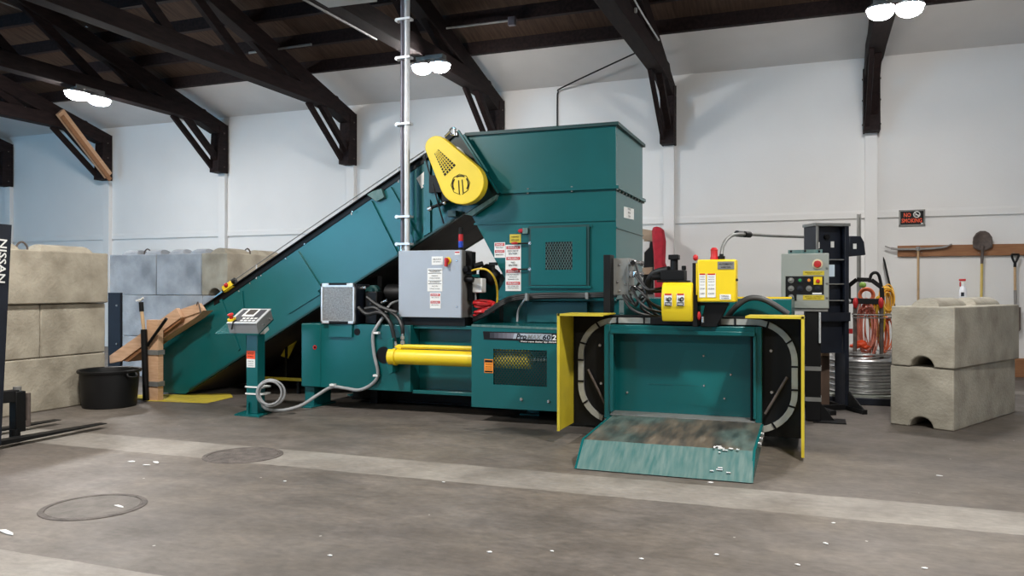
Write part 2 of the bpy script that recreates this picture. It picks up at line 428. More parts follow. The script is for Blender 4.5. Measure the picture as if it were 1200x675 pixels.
lamp(-5.6, 11.25, 4.83, 'glowing lamp beside the tall vertical conduit above the conveyor')
lamp(.89, 10.55, 4.70, 'glowing twin lamp at upper right, above the right truss foot')

# lamps of the rows further back over the photographer and daylight
def area(name, loc, size, power, col=(1, .97, .92), rot=(0, 0, 0)):
    l = bpy.data.lights.new(name, 'AREA'); l.shape = 'DISK'; l.size = size; l.energy = power; l.color = col
    o = bpy.data.objects.new(name, l); COL.objects.link(o); o.location = loc; o.rotation_euler = rot
    return o
for X in (-12.4, -5.7, .9): area('hall_lamp', (X, 4.6, 4.9), .5, 330)
for X in (-9.1, -2.4, 4.2): area('hall_lamp', (X, -3.4, 4.9), .5, 260)
w = bpy.data.worlds.new('world'); SC.world = w; w.use_nodes = True
bg = w.node_tree.nodes['Background']; bg.inputs[0].default_value = (.30, .66, 1.0, 1); bg.inputs[1].default_value = 9.0

# roof conduits
def rods(name, pts, r, m, label, cat, clips=()):
    t = thing(name, pts[0], label, cat)
    MB().tube(pts, r, 8).build('pipe', m, t)
    for c in clips: MB().obox(c, (.03, .05, .06)).build('clip', GALV, t)
    return t
rods('roof_conduit', [at(-20, -6, X=-12.62), at(90, 35, X=-12.62), at(216, 71, X=-12.62)], .014, GREYD, 'thin grey conduit running along the dark truss at upper left', 'conduit', [at(102, 30, X=-12.62), at(184, 58, X=-12.62)])
rods('roof_conduit', [at(352, -3, X=-5.95), at(441, 46, X=-5.95)], .018, GREYD, 'thin grey conduit on the truss left of the tall vertical conduit', 'conduit', [at(424, 31, X=-5.95)])
rods('roof_conduit', [at(292, 62, Y=12.0), at(365, 52, Y=12.0)], .022, GREYD, 'short level conduit under the roof deck above the conveyor', 'conduit')
t = rods('roof_conduit', [at(500, 36, Y=12.0), at(598, 24, Y=12.0)], .02, GREYD, 'level conduit ending in a small grey box above the hopper', 'conduit')
MB().obox(at(600, 25, Y=12.0), (.12, .08, .14)).build('junction_box', GLOVE, t, bevel=.01)
t = rods('roof_conduit', [at(168, 75, Y=12.3), at(220, 70, Y=12.3)], .016, GREYD, 'short conduit with small blue-grey box under the upper left roof', 'conduit')
MB().obox(at(167, 75, Y=12.3), (.12, .08, .14)).build('junction_box', GLOVE, t, bevel=.01)
rods('roof_conduit', [at(738, -10, X=-2.30), at(755, 20, X=-2.30), at(772, 47, X=-2.30)], .014, GALV, 'bright thin conduit on the truss right of the hopper', 'conduit', [at(745, 12, X=-2.30)])
rods('wall_conduit', [at(653, 156, Y=WY - .03), at(653, 120, Y=WY - .03), at(654, 108, Y=WY - .04), at(662, 101, Y=14.4), at(745, 62, Y=13.35)], .014, BLK, 'thin dark conduit climbing the wall above the hopper and bending up the eaves', 'conduit')
P = thing('ceiling_panel', at(412, 4, Z=4.88), 'pale flat rectangular panel hung under the dark truss at the top edge of the photo', 'panel')
a = at(385, 9, Z=4.88); c = at(442, 2, Z=4.88); d1 = Vector((0, -1.1, 0))
MB().prism([a, c, c + d1, a + d1], (0, 0, .03)).build('sheet', mat('pale_panel', (.50, .54, .55), .6, var=.04), P)
MB().prism([a + Vector((0, 0, .03)), c + Vector((0, 0, .03)), c + d1 * .06 + Vector((0, 0, .03)), a + d1 * .06 + Vector((0, 0, .03))], (0, 0, .03)).build('frame', GALV, P)
MB().box(-5.85, a.x + .1, a.y - .35, a.y - .31, 4.91, 5.0).build('hanger', GREYD, P)

# ------------------------------------------------------------------ concrete blocks
def block_mesh(L_, W, H, notch=True, lug=True):
    """interlocking block, long axis +Y from 0 to L_, centred in x; ridges on top, channel below"""
    m = MB(); n = 10; r = .095
    r = .112
    pts = [(-W / 2, H), (-W / 2, 0)]
    if notch:
        pts += [(-r, 0)] + [(-r * math.cos(k), r * .95 * math.sin(k)) for k in [math.pi * i / n for i in range(1, n)]] + [(r, 0)]
    pts += [(W / 2, 0), (W / 2, H)]
    m.prism([(x, 0, z) for x, z in pts], (0, L_, 0))
    return m
def lug_mesh(y0, y1, H):
    m = MB(); n = 10; r = .10
    A = [(-r * 1.35 * math.cos(k), -.012 + r * .95 * math.sin(k)) for k in [math.pi * i / n for i in range(n + 1)]]
    va = [m.bm.verts.new((x, y0, H + z if z > 0 else H - .004)) for x, z in A]
    e = .07
    v1 = [m.bm.verts.new((x, y0 + e * max(0, z) / r, H + max(z, -.004))) for x, z in A]
    v2 = [m.bm.verts.new((x, y1 - e * max(0, z) / r, H + max(z, -.004))) for x, z in A]
    for v in va: m.bm.verts.remove(v)
    for i in range(n):
        m._face((v1[i], v1[i + 1], v2[i + 1], v2[i]))
    m._face(v1); m._face(v2[::-1]); m._face((v1[0], v2[0], v2[-1], v1[-1]))
    return m
def block(x, y, z, ang, L_, mm, label, group, W=.61, H=.605, lug=False, loop=False):
    o = thing('concrete_block', (x, y, z), label, 'concrete block', group, ang)
    block_mesh(L_, W, H).build('body', mm, o, bevel=.014, local=True)
    if lug:
        for a_, b_ in ((.07, L_ * .43), (L_ * .57, L_ - .07)):
            lug_mesh(a_, b_, H).build('ridge', mm, o, local=True)
    if loop:
        MB().tube([(0, L_ / 2 - .07, H - .01), (0, L_ / 2 - .06, H + .06), (0, L_ / 2, H + .10), (0, L_ / 2 + .06, H + .06), (0, L_ / 2 + .07, H - .01)], .011, 8).build('lifting_loop', RUST, o, local=True)
    return o
# right hand pair, long axis runs away to the right
ang = math.radians(-27.5)
na = Vector((1.264, 8.83, 0)); wx = Vector((-math.cos(ang), -math.sin(ang), 0))
fc = na + wx * .305
block(fc.x, fc.y, 0, ang, 1.83, BLOCKR, 'lower of the two buff concrete blocks stacked at the right', 'right block stack')
ang2 = math.radians(-28.5)
block(fc.x + .005, fc.y - .02, .61, ang2, 1.83, BLOCKR, 'upper buff concrete block at the right, spray bottle standing on it', 'right block stack', lug=True)
# left hand wall: face at X=-8.15, running towards the camera
G = 'left block wall'
XB = -8.20 - .305
block(XB, 5.66, 0, 0, 1.83, BLOCKT, 'bottom tan block of the left wall, behind the black tub', G)
block(XB, 3.82, 0, 0, 1.83, BLOCKT, 'bottom tan block of the left wall beside the forklift mast', G)
block(XB, 6.61, .61, 0, .88, BLOCKT, 'short middle tan block at the end of the left wall, above the tub', G)
block(XB, 4.77, .61, 0, 1.83, BLOCKT, 'long middle tan block of the left wall, beside the mast', G)
block(XB + .05, 5.66, 1.22, 0, 1.83, BLOCKT, 'top tan block of the left wall with steel lifting loop', G, lug=True, loop=True)
block(XB, 3.82, 1.22, 0, 1.83, BLOCKT, 'top tan block of the left wall hidden mostly by the mast', G, lug=True)
# blue grey wall further back, faces at Y=9.7
G = 'blue grey block wall'
H3 = .645
def xblock(px0, px1, z, mm, label, end=False, Y=9.75, lug=False, loop=False):
    p0 = at(px0, 340, Y=Y).x; p1 = at(px1, 340, Y=Y).x
    if end:
        return block((p0 + p1) / 2, Y, z, 0, 1.5, mm, label, G, W=p1 - p0 - .008, H=H3 - .005, lug=lug, loop=loop)
    return block(p1, Y + .305, z, math.radians(90), p1 - p0 - .008, mm, label, G, H=H3 - .005, lug=lug, loop=loop)
xblock(128, 183, H3 * 2, BLOCKG, 'top blue-grey block beside the tan wall corner, left of its twin', lug=True, loop=True)
xblock(183, 236, H3 * 2, BLOCKG, 'top blue-grey block between its left twin and the tan block end', lug=True)
xblock(236, 267, H3 * 2, BLOCKT, 'tan block end at the right end of the back block wall', end=True, lug=True, loop=True)
xblock(142, 237, H3, BLOCKG, 'middle blue-grey block of the back wall, behind the dark-tipped broom')
xblock(237, 267, H3, BLOCKG, 'middle blue-grey block end behind the light blue sheet', end=True)
xblock(142, 237, 0, BLOCKG, 'bottom blue-grey block of the back wall, behind the wooden chute')
xblock(237, 267, 0, BLOCKG, 'bottom blue-grey block end behind the conveyor foot', end=True)
# dark steel upright in the corner
p = at(134, 417, Y=8.6); t = thing('steel_upright', (p.x, 8.6, 0), 'dark purple-black steel upright standing between the tan and blue-grey walls', 'post')
x0 = at(128, 380, Y=8.6).x; x1 = at(142, 380, Y=8.6).x; zt = at(134, 343, Y=8.6).z
MB().box(x0, x1, 8.58, 8.60, 0, zt).build('flange', BLKB, t); MB().box((x0 + x1) / 2 - .01, (x0 + x1) / 2 + .01, 8.60, 8.72, 0, zt).build('web', BLKB, t)
for y_ in (358, 403): MB().rod(at(137, y_, Y=8.58), at(137, y_, Y=8.58) + Vector((0, -.012, 0)), .014, 8).build('bolt', GREYD, t)

# ------------------------------------------------------------------ helpers for plates and labels on vertical faces (facing -Y)
def pxpoly(pts, Y): return [at(x, y, Y=Y) for x, y in pts]
def plate_px(m, pts, Y, th): return m.prism(pxpoly(pts, Y), (0, th, 0))
def label_px(parent, x0, y0, x1, y1, Y, items, base=WHITE, name='warning_label', th=.004):
    """flat sticker on a -Y face; items: (kind, f0, f1, text) in fractions from the top"""
    a = at(x0, (y0 + y1) / 2, Y=Y); b = at(x1, (y0 + y1) / 2, Y=Y)
    zt = at((x0 + x1) / 2, y0, Y=Y).z; zb = at((x0 + x1) / 2, y1, Y=Y).z
    pl = MB().box(a.x, b.x, Y - th, Y, zb, zt).build(name, base, parent)
    bands = {}; texts = {}
    for it in items:
        kind, f0, f1, s = it[:4]
        z1 = zt - (zt - zb) * f0; z0 = zt - (zt - zb) * f1
        W = (b.x - a.x); cx = (a.x + b.x) / 2
        if kind in ('red', 'orange', 'black', 'yellow'):
            bands.setdefault(kind, MB()).box(cx - W * .44, cx + W * .44, Y - th - .002, Y - th, z0, z1)
            if s: texts.setdefault('white' if kind != 'yellow' else 'ink', MB()).text(s, (cx, Y - th - .0035, (z0 + z1) / 2), NX, NZ, (z1 - z0) * .62, W * .7, .01)
        else:
            texts.setdefault('ink', MB()).text(s, (cx, Y - th - .0035, (z0 + z1) / 2), NX, NZ, (z1 - z0) * .75, W * (it[4] if len(it) > 4 else .7), .01)
    for k, mb in bands.items(): mb.build('header_band', {'red': RED, 'orange': ORANGE, 'black': INK, 'yellow': YEL}[k], pl, flat=True)
    for k, mb in texts.items(): mb.build('lettering', WHITE if k == 'white' else INK, pl, flat=True)
    return pl
def bolts_px(m, pts, Y, r=.014, l=.012):
    for x, y in pts:
        p = at(x, y, Y=Y); m.lathe([(r, 0), (r, l * .5), (r * .6, l), (0, l)], p, 10, (0, -1, 0))
    return m
def lattice(x0, x1, z0, z1, Y, pitch, wdt, ang=58):
    """expanded metal: two crossing families of thin strips clipped to the rectangle"""
    m = MB(); s = math.tan(math.radians(ang)); H = z1 - z0
    for sg in (1, -1):
        c = x0 - H / s if sg > 0 else x0
        end = x1 if sg > 0 else x1 + H / s
        while c < end:
            # line x = c + sg*(z-z0)/s
            zs = [z0, z1]
            xa, xb = c, c + sg * H / s
            za, zb = z0, z1
            if xa < x0: za = z0 + (x0 - c) * s * sg; xa = x0
            if xa > x1: za = z0 + (x1 - c) * s * sg; xa = x1
            if xb > x1: zb = z0 + (x1 - c) * s * sg; xb = x1
            if xb < x0: zb = z0 + (x0 - c) * s * sg; xb = x0
            if zb - za > .01: m.bar((xa, Y, za), (xb, Y, zb), wdt, .003, (0, 1, 0))
            c += pitch
    return m

# ------------------------------------------------------------------ THE BALER
BAL = thing('baler', (-3.0, 8.6, 0), 'long teal horizontal baler with tall hopper and yellow tying guards, centre of hall', 'baler')
FY, CY, HY = 7.95, 7.72, 8.30
bx0 = at(353.5, 420, Y=FY).x; bxm = at(481, 420, Y=FY).x
m = MB(); m.box(bx0, bxm, FY, 9.55, .243, .985); m.box(bxm, -2.16, 8.16, 9.55, .243, .985)
m.box(bxm, -3.36, 7.99, 8.16, .222, .262); m.box(bxm, -3.36, 8.02, 8.16, .945, .985)
m.build('ram_housing', TEAL, BAL, bevel=.006)
s1 = at(376, 420, Y=FY).x
MB().box(bx0 + .004, s1, FY - .008, FY, .25, .978).build('end_plate', TEAL, BAL, bevel=.003)
x0 = at(387, 392, Y=FY).x; x1 = at(414, 392, Y=FY).x
MB().box(x0, x1, FY - .03, FY, at(400, 395, Y=FY).z, .985).build('cooler_bracket', TEAL, BAL, bevel=.003)
MB().rod(at(418.6, 389, Y=FY) + Vector((0, -.004, 0)), at(418.6, 389, Y=FY) + Vector((0, .02, 0)), .040, 20).build('access_hole', INK, BAL)
MB().rod(at(369, 407, Y=FY - .009) + Vector((0, -.003, 0)), at(369, 407, Y=FY - .009), .026, 16).build('plug', RED, BAL)
MB().rod(at(369, 407, Y=FY - .013) + Vector((0, -.003, 0)), at(369, 407, Y=FY - .013), .014, 16).build('plug', INK, BAL)
c = at(450, 416, Y=FY); MB().rod(c + Vector((0, -.004, 0)), c + Vector((0, .02, 0)), .095, 24).build('cylinder_port', INK, BAL)
def leg(x0, x1, y0, y1, zt=.243, plate=True):
    l = MB().box(x0, x1, y0, y1, .016, zt).build('leg', TEAL, BAL, bevel=.004)
    if plate: MB().box(x0 - .05, x1 + .03, y0 - .10, y1 + .06, 0, .018).build('foot_plate', TEAL, l, bevel=.003)
leg(bx0 + .01, bx0 + .14, 8.0, 8.35); leg(bx0 + .01, bx0 + .14, 9.1, 9.5); leg(-3.0, -2.85, 8.4, 8.7); leg(-3.0, -2.85, 9.1, 9.5)
leg(-2.05, -1.9, 8.2, 8.7, .12); leg(-.32, -.17, 8.2, 8.7, .12)
m = MB(); m.box(bx0 + .2, -2.2, 8.75, 8.80, .0, .243); m.box(bx0 + .2, -2.2, 8.72, 8.86, .0, .02); m.build('added_light_block', BLK, BAL)  # black beam added under the body to block light from behind
# main ram cylinder
cz = at(500, 419, Y=7.85).z; cxa = at(457, 419, Y=7.85).x; cxb = at(622, 420, Y=7.85).x
RC = MB().rod((cxa, 7.85, cz), (cxb, 7.85, cz), .084, 28).build('ram_cylinder', YEL, BAL, bevel=.006)
m = MB(); m.rod((cxa + .005, 7.85, cz), (cxa + .09, 7.85, cz), .098, 28); m.build('gland', YEL, RC, bevel=.004)
tz = at(510, 407, Y=7.84).z
MB().tube([(at(471, 407, Y=7.84).x, 7.84, tz - .02), (at(476, 407, Y=7.84).x, 7.84, tz), (cxb, 7.84, tz)], .024, 10).build('oil_line', YEL, RC)
MB().rod((cxb, 7.85, cz + .02), (-2.2, 7.85, cz + .02), .03, 14).build('piston_rod', CHROME, BAL)
m = MB()
for px, py0, py1 in ((463.5, 400, 411), (472, 391, 405)):
    p = at(px, py1, Y=7.84); q = at(px, py0, Y=7.84)
    m.rod(p, q, .016, 10); m.rod(p + (q - p) * .15, p + (q - p) * .4, .027, 6); m.rod(p + (q - p) * .55, p + (q - p) * .8, .024, 6)
m.build('hose_fitting', CHROME, RC)
plate_px(MB(), [(454, 398), (460, 396), (460, 436), (456, 439), (453, 430)], 7.80, .15).build('clevis_lug', TEAL, BAL, bevel=.004)
# cover with mesh window
cx0 = at(552.5, 430, Y=CY).x; cx1 = -2.17; ct = 1.012; cb = .155
hx0 = at(578, 430, Y=CY).x; hx1 = at(641, 430, Y=CY).x; hz1 = at(610, 410, Y=CY).z; hz0 = at(610, 452, Y=CY).z
m = MB(); T = CY + .02
m.box(cx0, hx0, CY, T, cb, ct); m.box(hx1, cx1, CY, T, cb, ct); m.box(hx0, hx1, CY, T, hz1, ct); m.box(hx0, hx1, CY, T, cb, hz0)
m.box(cx0, cx0 + .015, T, 8.16, cb, ct); m.box(cx0, cx1, T, 8.52, ct - .015, ct); m.box(cx0 + .015, cx1, T, 8.14, cb, cb + .015)
CV = m.build('cylinder_cover', TEAL, BAL)
lattice(hx0, hx1, hz0, hz1, CY + .012, .034, .0085, 52).build('mesh_screen', GREEN_D, CV)
build_each(bolts_px(MB(), [(611, 468), (643, 470.5)], CY, .018, .016), 'bolt', CHROME, CV)
lz = MB(); plate_px(lz, [(552.6, 380), (654, 384), (654, 386.5), (552.6, 382.5)], CY - .006, .006)
lz.build('cover_lip', TEALW, CV)
NP = plate_px(MB(), [(566, 388.3), (652.5, 390.6), (652.5, 402.8), (609, 401.5), (607.5, 399.2), (567, 397.7)], CY - .005, .005).build('name_plate', INK, BAL)
for k in range(6):
    xa_, xb_ = 574 + k * 5, 579.2 + k * 5; f = (xa_ - 574) / 30
    plate_px(MB(), [(xa_, 389.7 + .7 * f), (xb_, 389.9 + .7 * f), (xb_, 396.2 + .8 * f), (xa_, 396 + .8 * f)], CY - .007, .002).build('silver_stripe', mat('stripe_grey_%d' % k, (.02 + .035 * k, .02 + .034 * k, .028 + .04 * k), .5, var=.02), NP)
plate_px(MB(), [(603, 390.6), (636, 391.3), (636, 398.0), (601, 396.9)], CY - .0072, .002).build('silver_stripe', GREY, NP)
h_ = .058
def np_text(s, xa, xb, yc, m_, hh, sh=.0, dy=-.0095):
    a = at(xa, yc, Y=CY + dy); b = at(xb, yc, Y=CY + dy)
    MB().text(s, ((a.x + b.x) / 2, CY + dy, (a.z + b.z) / 2), NX, NZ, hh, abs(b.x - a.x), .03, sh).build('lettering', m_, NP, flat=True)
np_text('Pro', 604.5, 617, 394.4, INK, .060, .3)
np_text('MAX', 617.8, 635, 395.0, GREYD, .050, .3)
np_text('60', 635.8, 645.5, 395.4, ORED if False else INK, .054, .1)
plate_px(MB(), [(636, 391.5), (646.3, 391.8), (646.3, 399), (636, 398.6)], CY - .0076, .002).build('silver_stripe', GREY, NP)
np_text('2', 647, 651.8, 395.6, WHITE, .054, .1)
np_text('Two ram baler by MAR', 610, 652, 400.8, WHITE, .018, .2)
label_px(CV, 567.7, 421, 578, 437, CY, [('black', .06, .22, ''), ('ink', .3, .42, 'CAUTION'), ('ink', .5, .6, 'KEEP COVER'), ('ink', .66, .76, 'IN PLACE'), ('black', .84, .95, '')], ORANGE)
# hopper
hp = [(546, 157), (722, 147.5), (720.5, 351), (583, 351), (583, 343), (592, 327), (553, 253), (549, 240)]
pts = pxpoly(hp, HY); HB = at(753, 200, X=pts[1].x).y
topz = pts[1].z
for p_ in (pts[0], pts[1]): p_.z = 3.14
pts[2].x = pts[1].x
inner = [p.copy() for p in pts]; inner[0].z = inner[1].z = 3.10
m = MB(); m.prism(inner, (0, HB - HY, 0))
xl, xr = pts[0].x, pts[1].x
m.box(xl, xr, HY, HY + .02, 3.10, 3.14); m.box(xl, xr, HB - .02, HB, 3.10, 3.14); m.box(xr - .02, xr, HY + .02, HB - .02, 3.10, 3.14); m.box(xl, xl + .02, HY + .02, HB - .02, 3.10, 3.14)
HOP = m.build('hopper', TEAL, BAL, bevel=.003)
m = MB(); m.box(xl, xr + .03, HY - .03, HY, 3.115, 3.15); m.box(xr, xr + .03, HY, HB + .03, 3.115, 3.15); m.box(xl, xr + .03, HB, HB + .03, 3.115, 3.15)
m.build('hopper_rim', GREEN_D, HOP)
zs = at(721, 219.5, Y=HY).z
m = MB(); m.box(at(584, 220, Y=HY).x, xr + .035, HY - .035, HY, zs - .018, zs + .018); m.box(xr, xr + .035, HY, HB + .03, zs - .018, zs + .018)
m.build('bolted_flange', TEAL, HOP, bevel=.002)
m = MB()
for k in range(9): m.rod((xr + .01, HY + .12 + k * .16, zs - .035), (xr + .01, HY + .12 + k * .16, zs + .03), .012, 8)
for k in range(3): m.rod((xl + .75 + k * .5, HY - .018, zs - .03), (xl + .75 + k * .5, HY - .018, zs + .03), .011, 8)
build_each(m, 'flange_bolt', GREYD, HOP)
m = MB(); zs2 = at(721, 257.5, Y=HY).z; m.box(at(556, 258, Y=HY).x, xr, HY - .014, HY, zs2 - .012, zs2 + .012); m.box(xr, xr + .012, HY, HB, zs2 - .09, zs2 - .075)
m.build('stiffener', TEAL, HOP, bevel=.002)
# curved brace plate and lower base of hopper
bxl = at(583, 350, Y=HY).x
m = MB(); m.box(bxl, xr, HY - .05, HY + .02, 1.262, 1.285); m.box(bxl, xr - .01, 8.48, HB, .985, 1.272)
m.build('hopper_base', TEAL, BAL, bevel=.003)
MB().box(at(617, 365, Y=8.4).x, at(688, 365, Y=8.4).x, 8.40, 8.48, 1.02, 1.25).build('base_panel', TEALD, BAL, bevel=.004)
# access door
dx0 = at(623.5, 300, Y=HY).x; dx1 = at(688, 300, Y=HY).x; dz1 = at(655, 267, Y=HY).z; dz0 = at(655, 334, Y=HY).z
wx0 = at(639.5, 300, Y=HY - .03).x; wx1 = at(671, 300, Y=HY - .03).x; wz1 = at(655, 283.5, Y=HY - .03).z; wz0 = at(655, 316, Y=HY - .03).z
m = MB(); y0, y1 = HY - .04, HY
m.box(dx0, wx0, y0, y1, dz0, dz1); m.box(wx1, dx1, y0, y1, dz0, dz1); m.box(wx0, wx1, y0, y1, wz1, dz1); m.box(wx0, wx1, y0, y1, dz0, wz0)
DR = m.build('access_door', TEAL, BAL)
MB().box(dx0 - .030, dx1 + .030, HY - .027, HY, dz0 - .022, dz1 + .026).build('dark_door_outline', GREEN_D, DR)  # dark plate added so the gap round the door shows as shade
MB().box(wx0, wx1, HY - .031, HY - .028, wz0, wz1).build('window_dark_fill', INK, DR)  # black sheet standing in for the dark interior behind the mesh
lattice(wx0, wx1, wz0, wz1, HY - .037, .030, .0045, 62).build('mesh_screen', TEALW, DR)
m = MB(); m.box(dx0 - .03, dx1 + .06, HY - .025, HY, dz1, dz1 + .02); m.box(dx0 - .03, dx0, HY - .02, HY, dz0 - .03, dz1); m.box(dx1, dx1 + .03, HY - .022, HY, dz0 - .03, dz1); m.box(dx0 - .03, dx1 + .05, HY - .03, HY, dz0 - .035, dz0 - .01)
m.build('door_frame', TEAL, DR, bevel=.002)
for py in (285, 315.5):
    p = at(621, py, Y=HY - .03)
    h = MB().rod(at(607, py + .3, Y=HY - .04), p, .009, 8).build('door_latch', BLK, DR)
    m = MB().rod(p + Vector((0, -.012, 0)), p + Vector((0, .01, 0)), .018, 12); m.build('latch_bolt', CHROME, DR)
    MB().ball(at(603, py, Y=HY - .045), .022, (1.9, .8, .7)).build('latch_grip', RED, DR)
MB().ball(at(611, 270.5, Y=HY - .03), .028, (1.4, .9, .9)).build('beacon', REDC, BAL)
MB().box(at(614, 270, Y=HY).x, at(620, 270, Y=HY).x, HY - .05, HY, at(617, 274, Y=HY).z, at(617, 267.5, Y=HY).z).build('limit_switch', TEALW, BAL)
label_px(BAL, 579.5, 284, 592, 302, HY, [('red', .05, .24, 'DANGER'), ('ink', .28, .40, 'PINCH POINT'), ('red', .50, .68, 'PELIGRO'), ('ink', .74, .86, 'MANOS FUERA')])
label_px(BAL, 597.5, 274.5, 610.5, 284.5, HY, [('ink', .2, .42, 'WARNING'), ('ink', .55, .8, 'KEEP CLEAR')], YELD)
label_px(BAL, 592.5, 286.8, 610.6, 341, HY, [('red', .03, .095, 'DANGER'), ('ink', .11, .16, 'DO NOT'), ('ink', .17, .22, 'ENTER', .55), ('red', .265, .33, 'PELIGRO'), ('ink', .36, .41, 'NO', .25), ('ink', .42, .47, 'ENTRE', .55),
    ('red', .54, .605, 'DANGER'), ('ink', .63, .665, 'DO NOT OPERATE'), ('ink', .68, .715, 'WITHOUT', .5), ('ink', .73, .765, 'GUARDS ON'), ('red', .80, .865, 'PELIGRO'), ('ink', .88, .91, 'NO OPERE SIN'), ('ink', .92, .95, 'PROTECCION')])
# notice on the hopper side face
q = [at(x, y, X=xr) for x, y in ((731, 242), (742.5, 245), (742.5, 257.5), (731, 255))]
LB = MB().prism(q, (.004, 0, 0)).build('notice', WHITE, BAL)
m = MB(); cc = sum(q, Vector()) / 4
for k, s in enumerate(('NOTICE', 'KEEP AREA', 'CLEAR')): m.text(s, cc + Vector((.006, 0, .045 - k * .04)), NY, NZ, .022, .15 - .02 * k, .01)
m.build('lettering', INK, LB, flat=True)
# bale chamber with its discharge opening
PX0, PX1, PZ0, PZ1, PY = -2.16, -.085, .10, 1.14, 7.36
ox0, ox1, oz0, oz1 = -1.77, -.485, .24, .985
m = MB()
m.box(PX0 + .02, ox0, PY + .02, 8.95, PZ0 + .05, 1.12); m.box(ox1, PX1 - .02, PY + .02, 8.95, PZ0 + .05, 1.12); m.box(ox0, ox1, PY + .02, 8.95, oz1, 1.12); m.box(ox0, ox1, PY + .02, 8.95, PZ0 + .05, oz0 - .012)
m.build('bale_chamber', TEAL, BAL)
m = MB()
m.box(PX0, ox0, PY, PY + .02, PZ0, PZ1); m.box(ox1, PX1, PY, PY + .02, PZ0, PZ1); m.box(ox0, ox1, PY, PY + .02, oz1, PZ1); m.box(ox0, ox1, PY, PY + .02, PZ0, oz0 - .02)
m.box(PX0, PX1, PY + .02, PY + .35, PZ1 - .02, PZ1)
m.build('tying_plate', BLK, BAL)
fx0, fx1, ft, fb = -1.832, -.431, 1.062, .19
m = MB(); y0, y1 = 7.26, PY
m.box(fx0, ox0, y0, y1, fb, ft); m.box(ox1, fx1, y0, y1, fb, ft); m.box(ox0, ox1, y0, y1, oz1, ft); m.box(ox0, ox1, y0 + .01, y1, fb, oz0 - .01)
OF = m.build('opening_frame', TEAL, BAL, bevel=.008)
m = MB(); m.box(ox0 - .005, ox0 + .03, y0 - .02, y0, oz0 + .02, oz1 + .02); m.box(ox1 - .015, ox1 + .01, y0 - .02, y0, oz0 + .02, oz1); m.box(ox0, ox1, y0 - .03, y0, oz1 - .005, oz1 + .035)
m.build('frame_lip', TEAL, OF, bevel=.006)
MB().box(ox1 - .045, ox1 - .03, 7.30, 7.42, oz0, oz1).build('slide_seal', INK, OF)
MB().box(ox0, ox1, y0 - .01, 7.72, oz0 - .012, oz0).build('chamber_floor', GREYD, BAL)
PL = MB().box(ox0, ox1, 7.47, 7.51, oz0, oz1).build('ejector_platen', TEAL, BAL)
m = MB(); bolts_px(m, [(824.5, 417), (856.5, 439), (849, 467), (825, 452), (735, 460)], 7.47, .012, .012); build_each(m, 'bolt', CHROME, PL)
m = MB(); zz = at(790, 451, Y=7.47).z; m.box(ox0 + .3, at(825, 451, Y=7.47).x, 7.466, 7.47, zz - .003, zz + .003)
q = pxpoly([(804, 410), (862, 410), (838, 478), (782, 470)], 7.467); m.build('seam', TEALD, PL)
MB().prism(q, (0, .003, 0)).build('wear_patch', mat('teal_paint_rubbed', (.005, .112, .113), .27, var=.1, scale=2), PL)
# wire track
def rrect(x0, x1, z0, z1, r, n=9):
    out = []
    for cx_, cz_, a0 in ((x1 - r, z1 - r, 0), (x0 + r, z1 - r, 90), (x0 + r, z0 + r, 180), (x1 - r, z0 + r, 270)):
        for i in range(n + 1):
            k = math.radians(a0 + 90 * i / n); out.append((cx_ + r * math.cos(k), cz_ + r * math.sin(k)))
    return out
tx0, tx1, tz0, tz1 = -2.10, -.14, .13, 1.125; wT = .05
A = rrect(tx0, tx1, tz0, tz1, .36); B = rrect(tx0 + wT, tx1 - wT, tz0 + wT, tz1 - wT, .31)
m = MB(); n = len(A)
va = [m.bm.verts.new((x, PY - .03, z)) for x, z in A]; vb = [m.bm.verts.new((x, PY - .03, z)) for x, z in B]
wa = [m.bm.verts.new((x, PY, z)) for x, z in A]; wb = [m.bm.verts.new((x, PY, z)) for x, z in B]
for i in range(n):
    j = (i + 1) % n
    m._face((va[i], va[j], vb[j], vb[i])); m._face((va[i], wa[i], wa[j], va[j])); m._face((vb[i], vb[j], wb[j], wb[i]))
WT = m.build('wire_track', TRACK, BAL)
mid = [((a[0] + b[0]) / 2, (a[1] + b[1]) / 2) for a, b in zip(A, B)]
cen = Vector(((tx0 + tx1) / 2, 0, (tz0 + tz1) / 2))
clips = []
for i in (3, 7, 13, 17, 23, 27, 33, 37):
    x, z = mid[i]; x2, z2 = mid[(i + 1) % n]; ang_ = math.atan2(z2 - z, x2 - x); clips.append((x, z, ang_))
for x in (tx0 + wT / 2, tx1 - wT / 2):
    for z in (.52, .72): clips.append((x, z, math.pi / 2))
for x in (-1.72, -1.47, -.66): clips.append((x, tz1 - wT / 2, 0))
for x, z, a_ in clips:
    MB().obox((x, PY - .034, z), (.016, .012, wT + .012), Matrix.Rotation(-a_, 3, 'Y')).build('track_clip', BLK, WT)
m = MB(); bolts_px(m, [(703.5, 404.5), (704.8, 449), (903.5, 411), (904.3, 459.5)], PY, .02, .02); build_each(m, 'plate_bolt', CHROME, BAL)
MB().rod(at(689, 433, Y=PY - .02), at(712, 479, Y=PY - .06), .012, 8).build('stay_rod', RUST, BAL)
MB().rod(at(922.5, 442, Y=PY - .02), at(896.5, 485, Y=PY - .06), .012, 8).build('stay_rod', RUST, BAL)
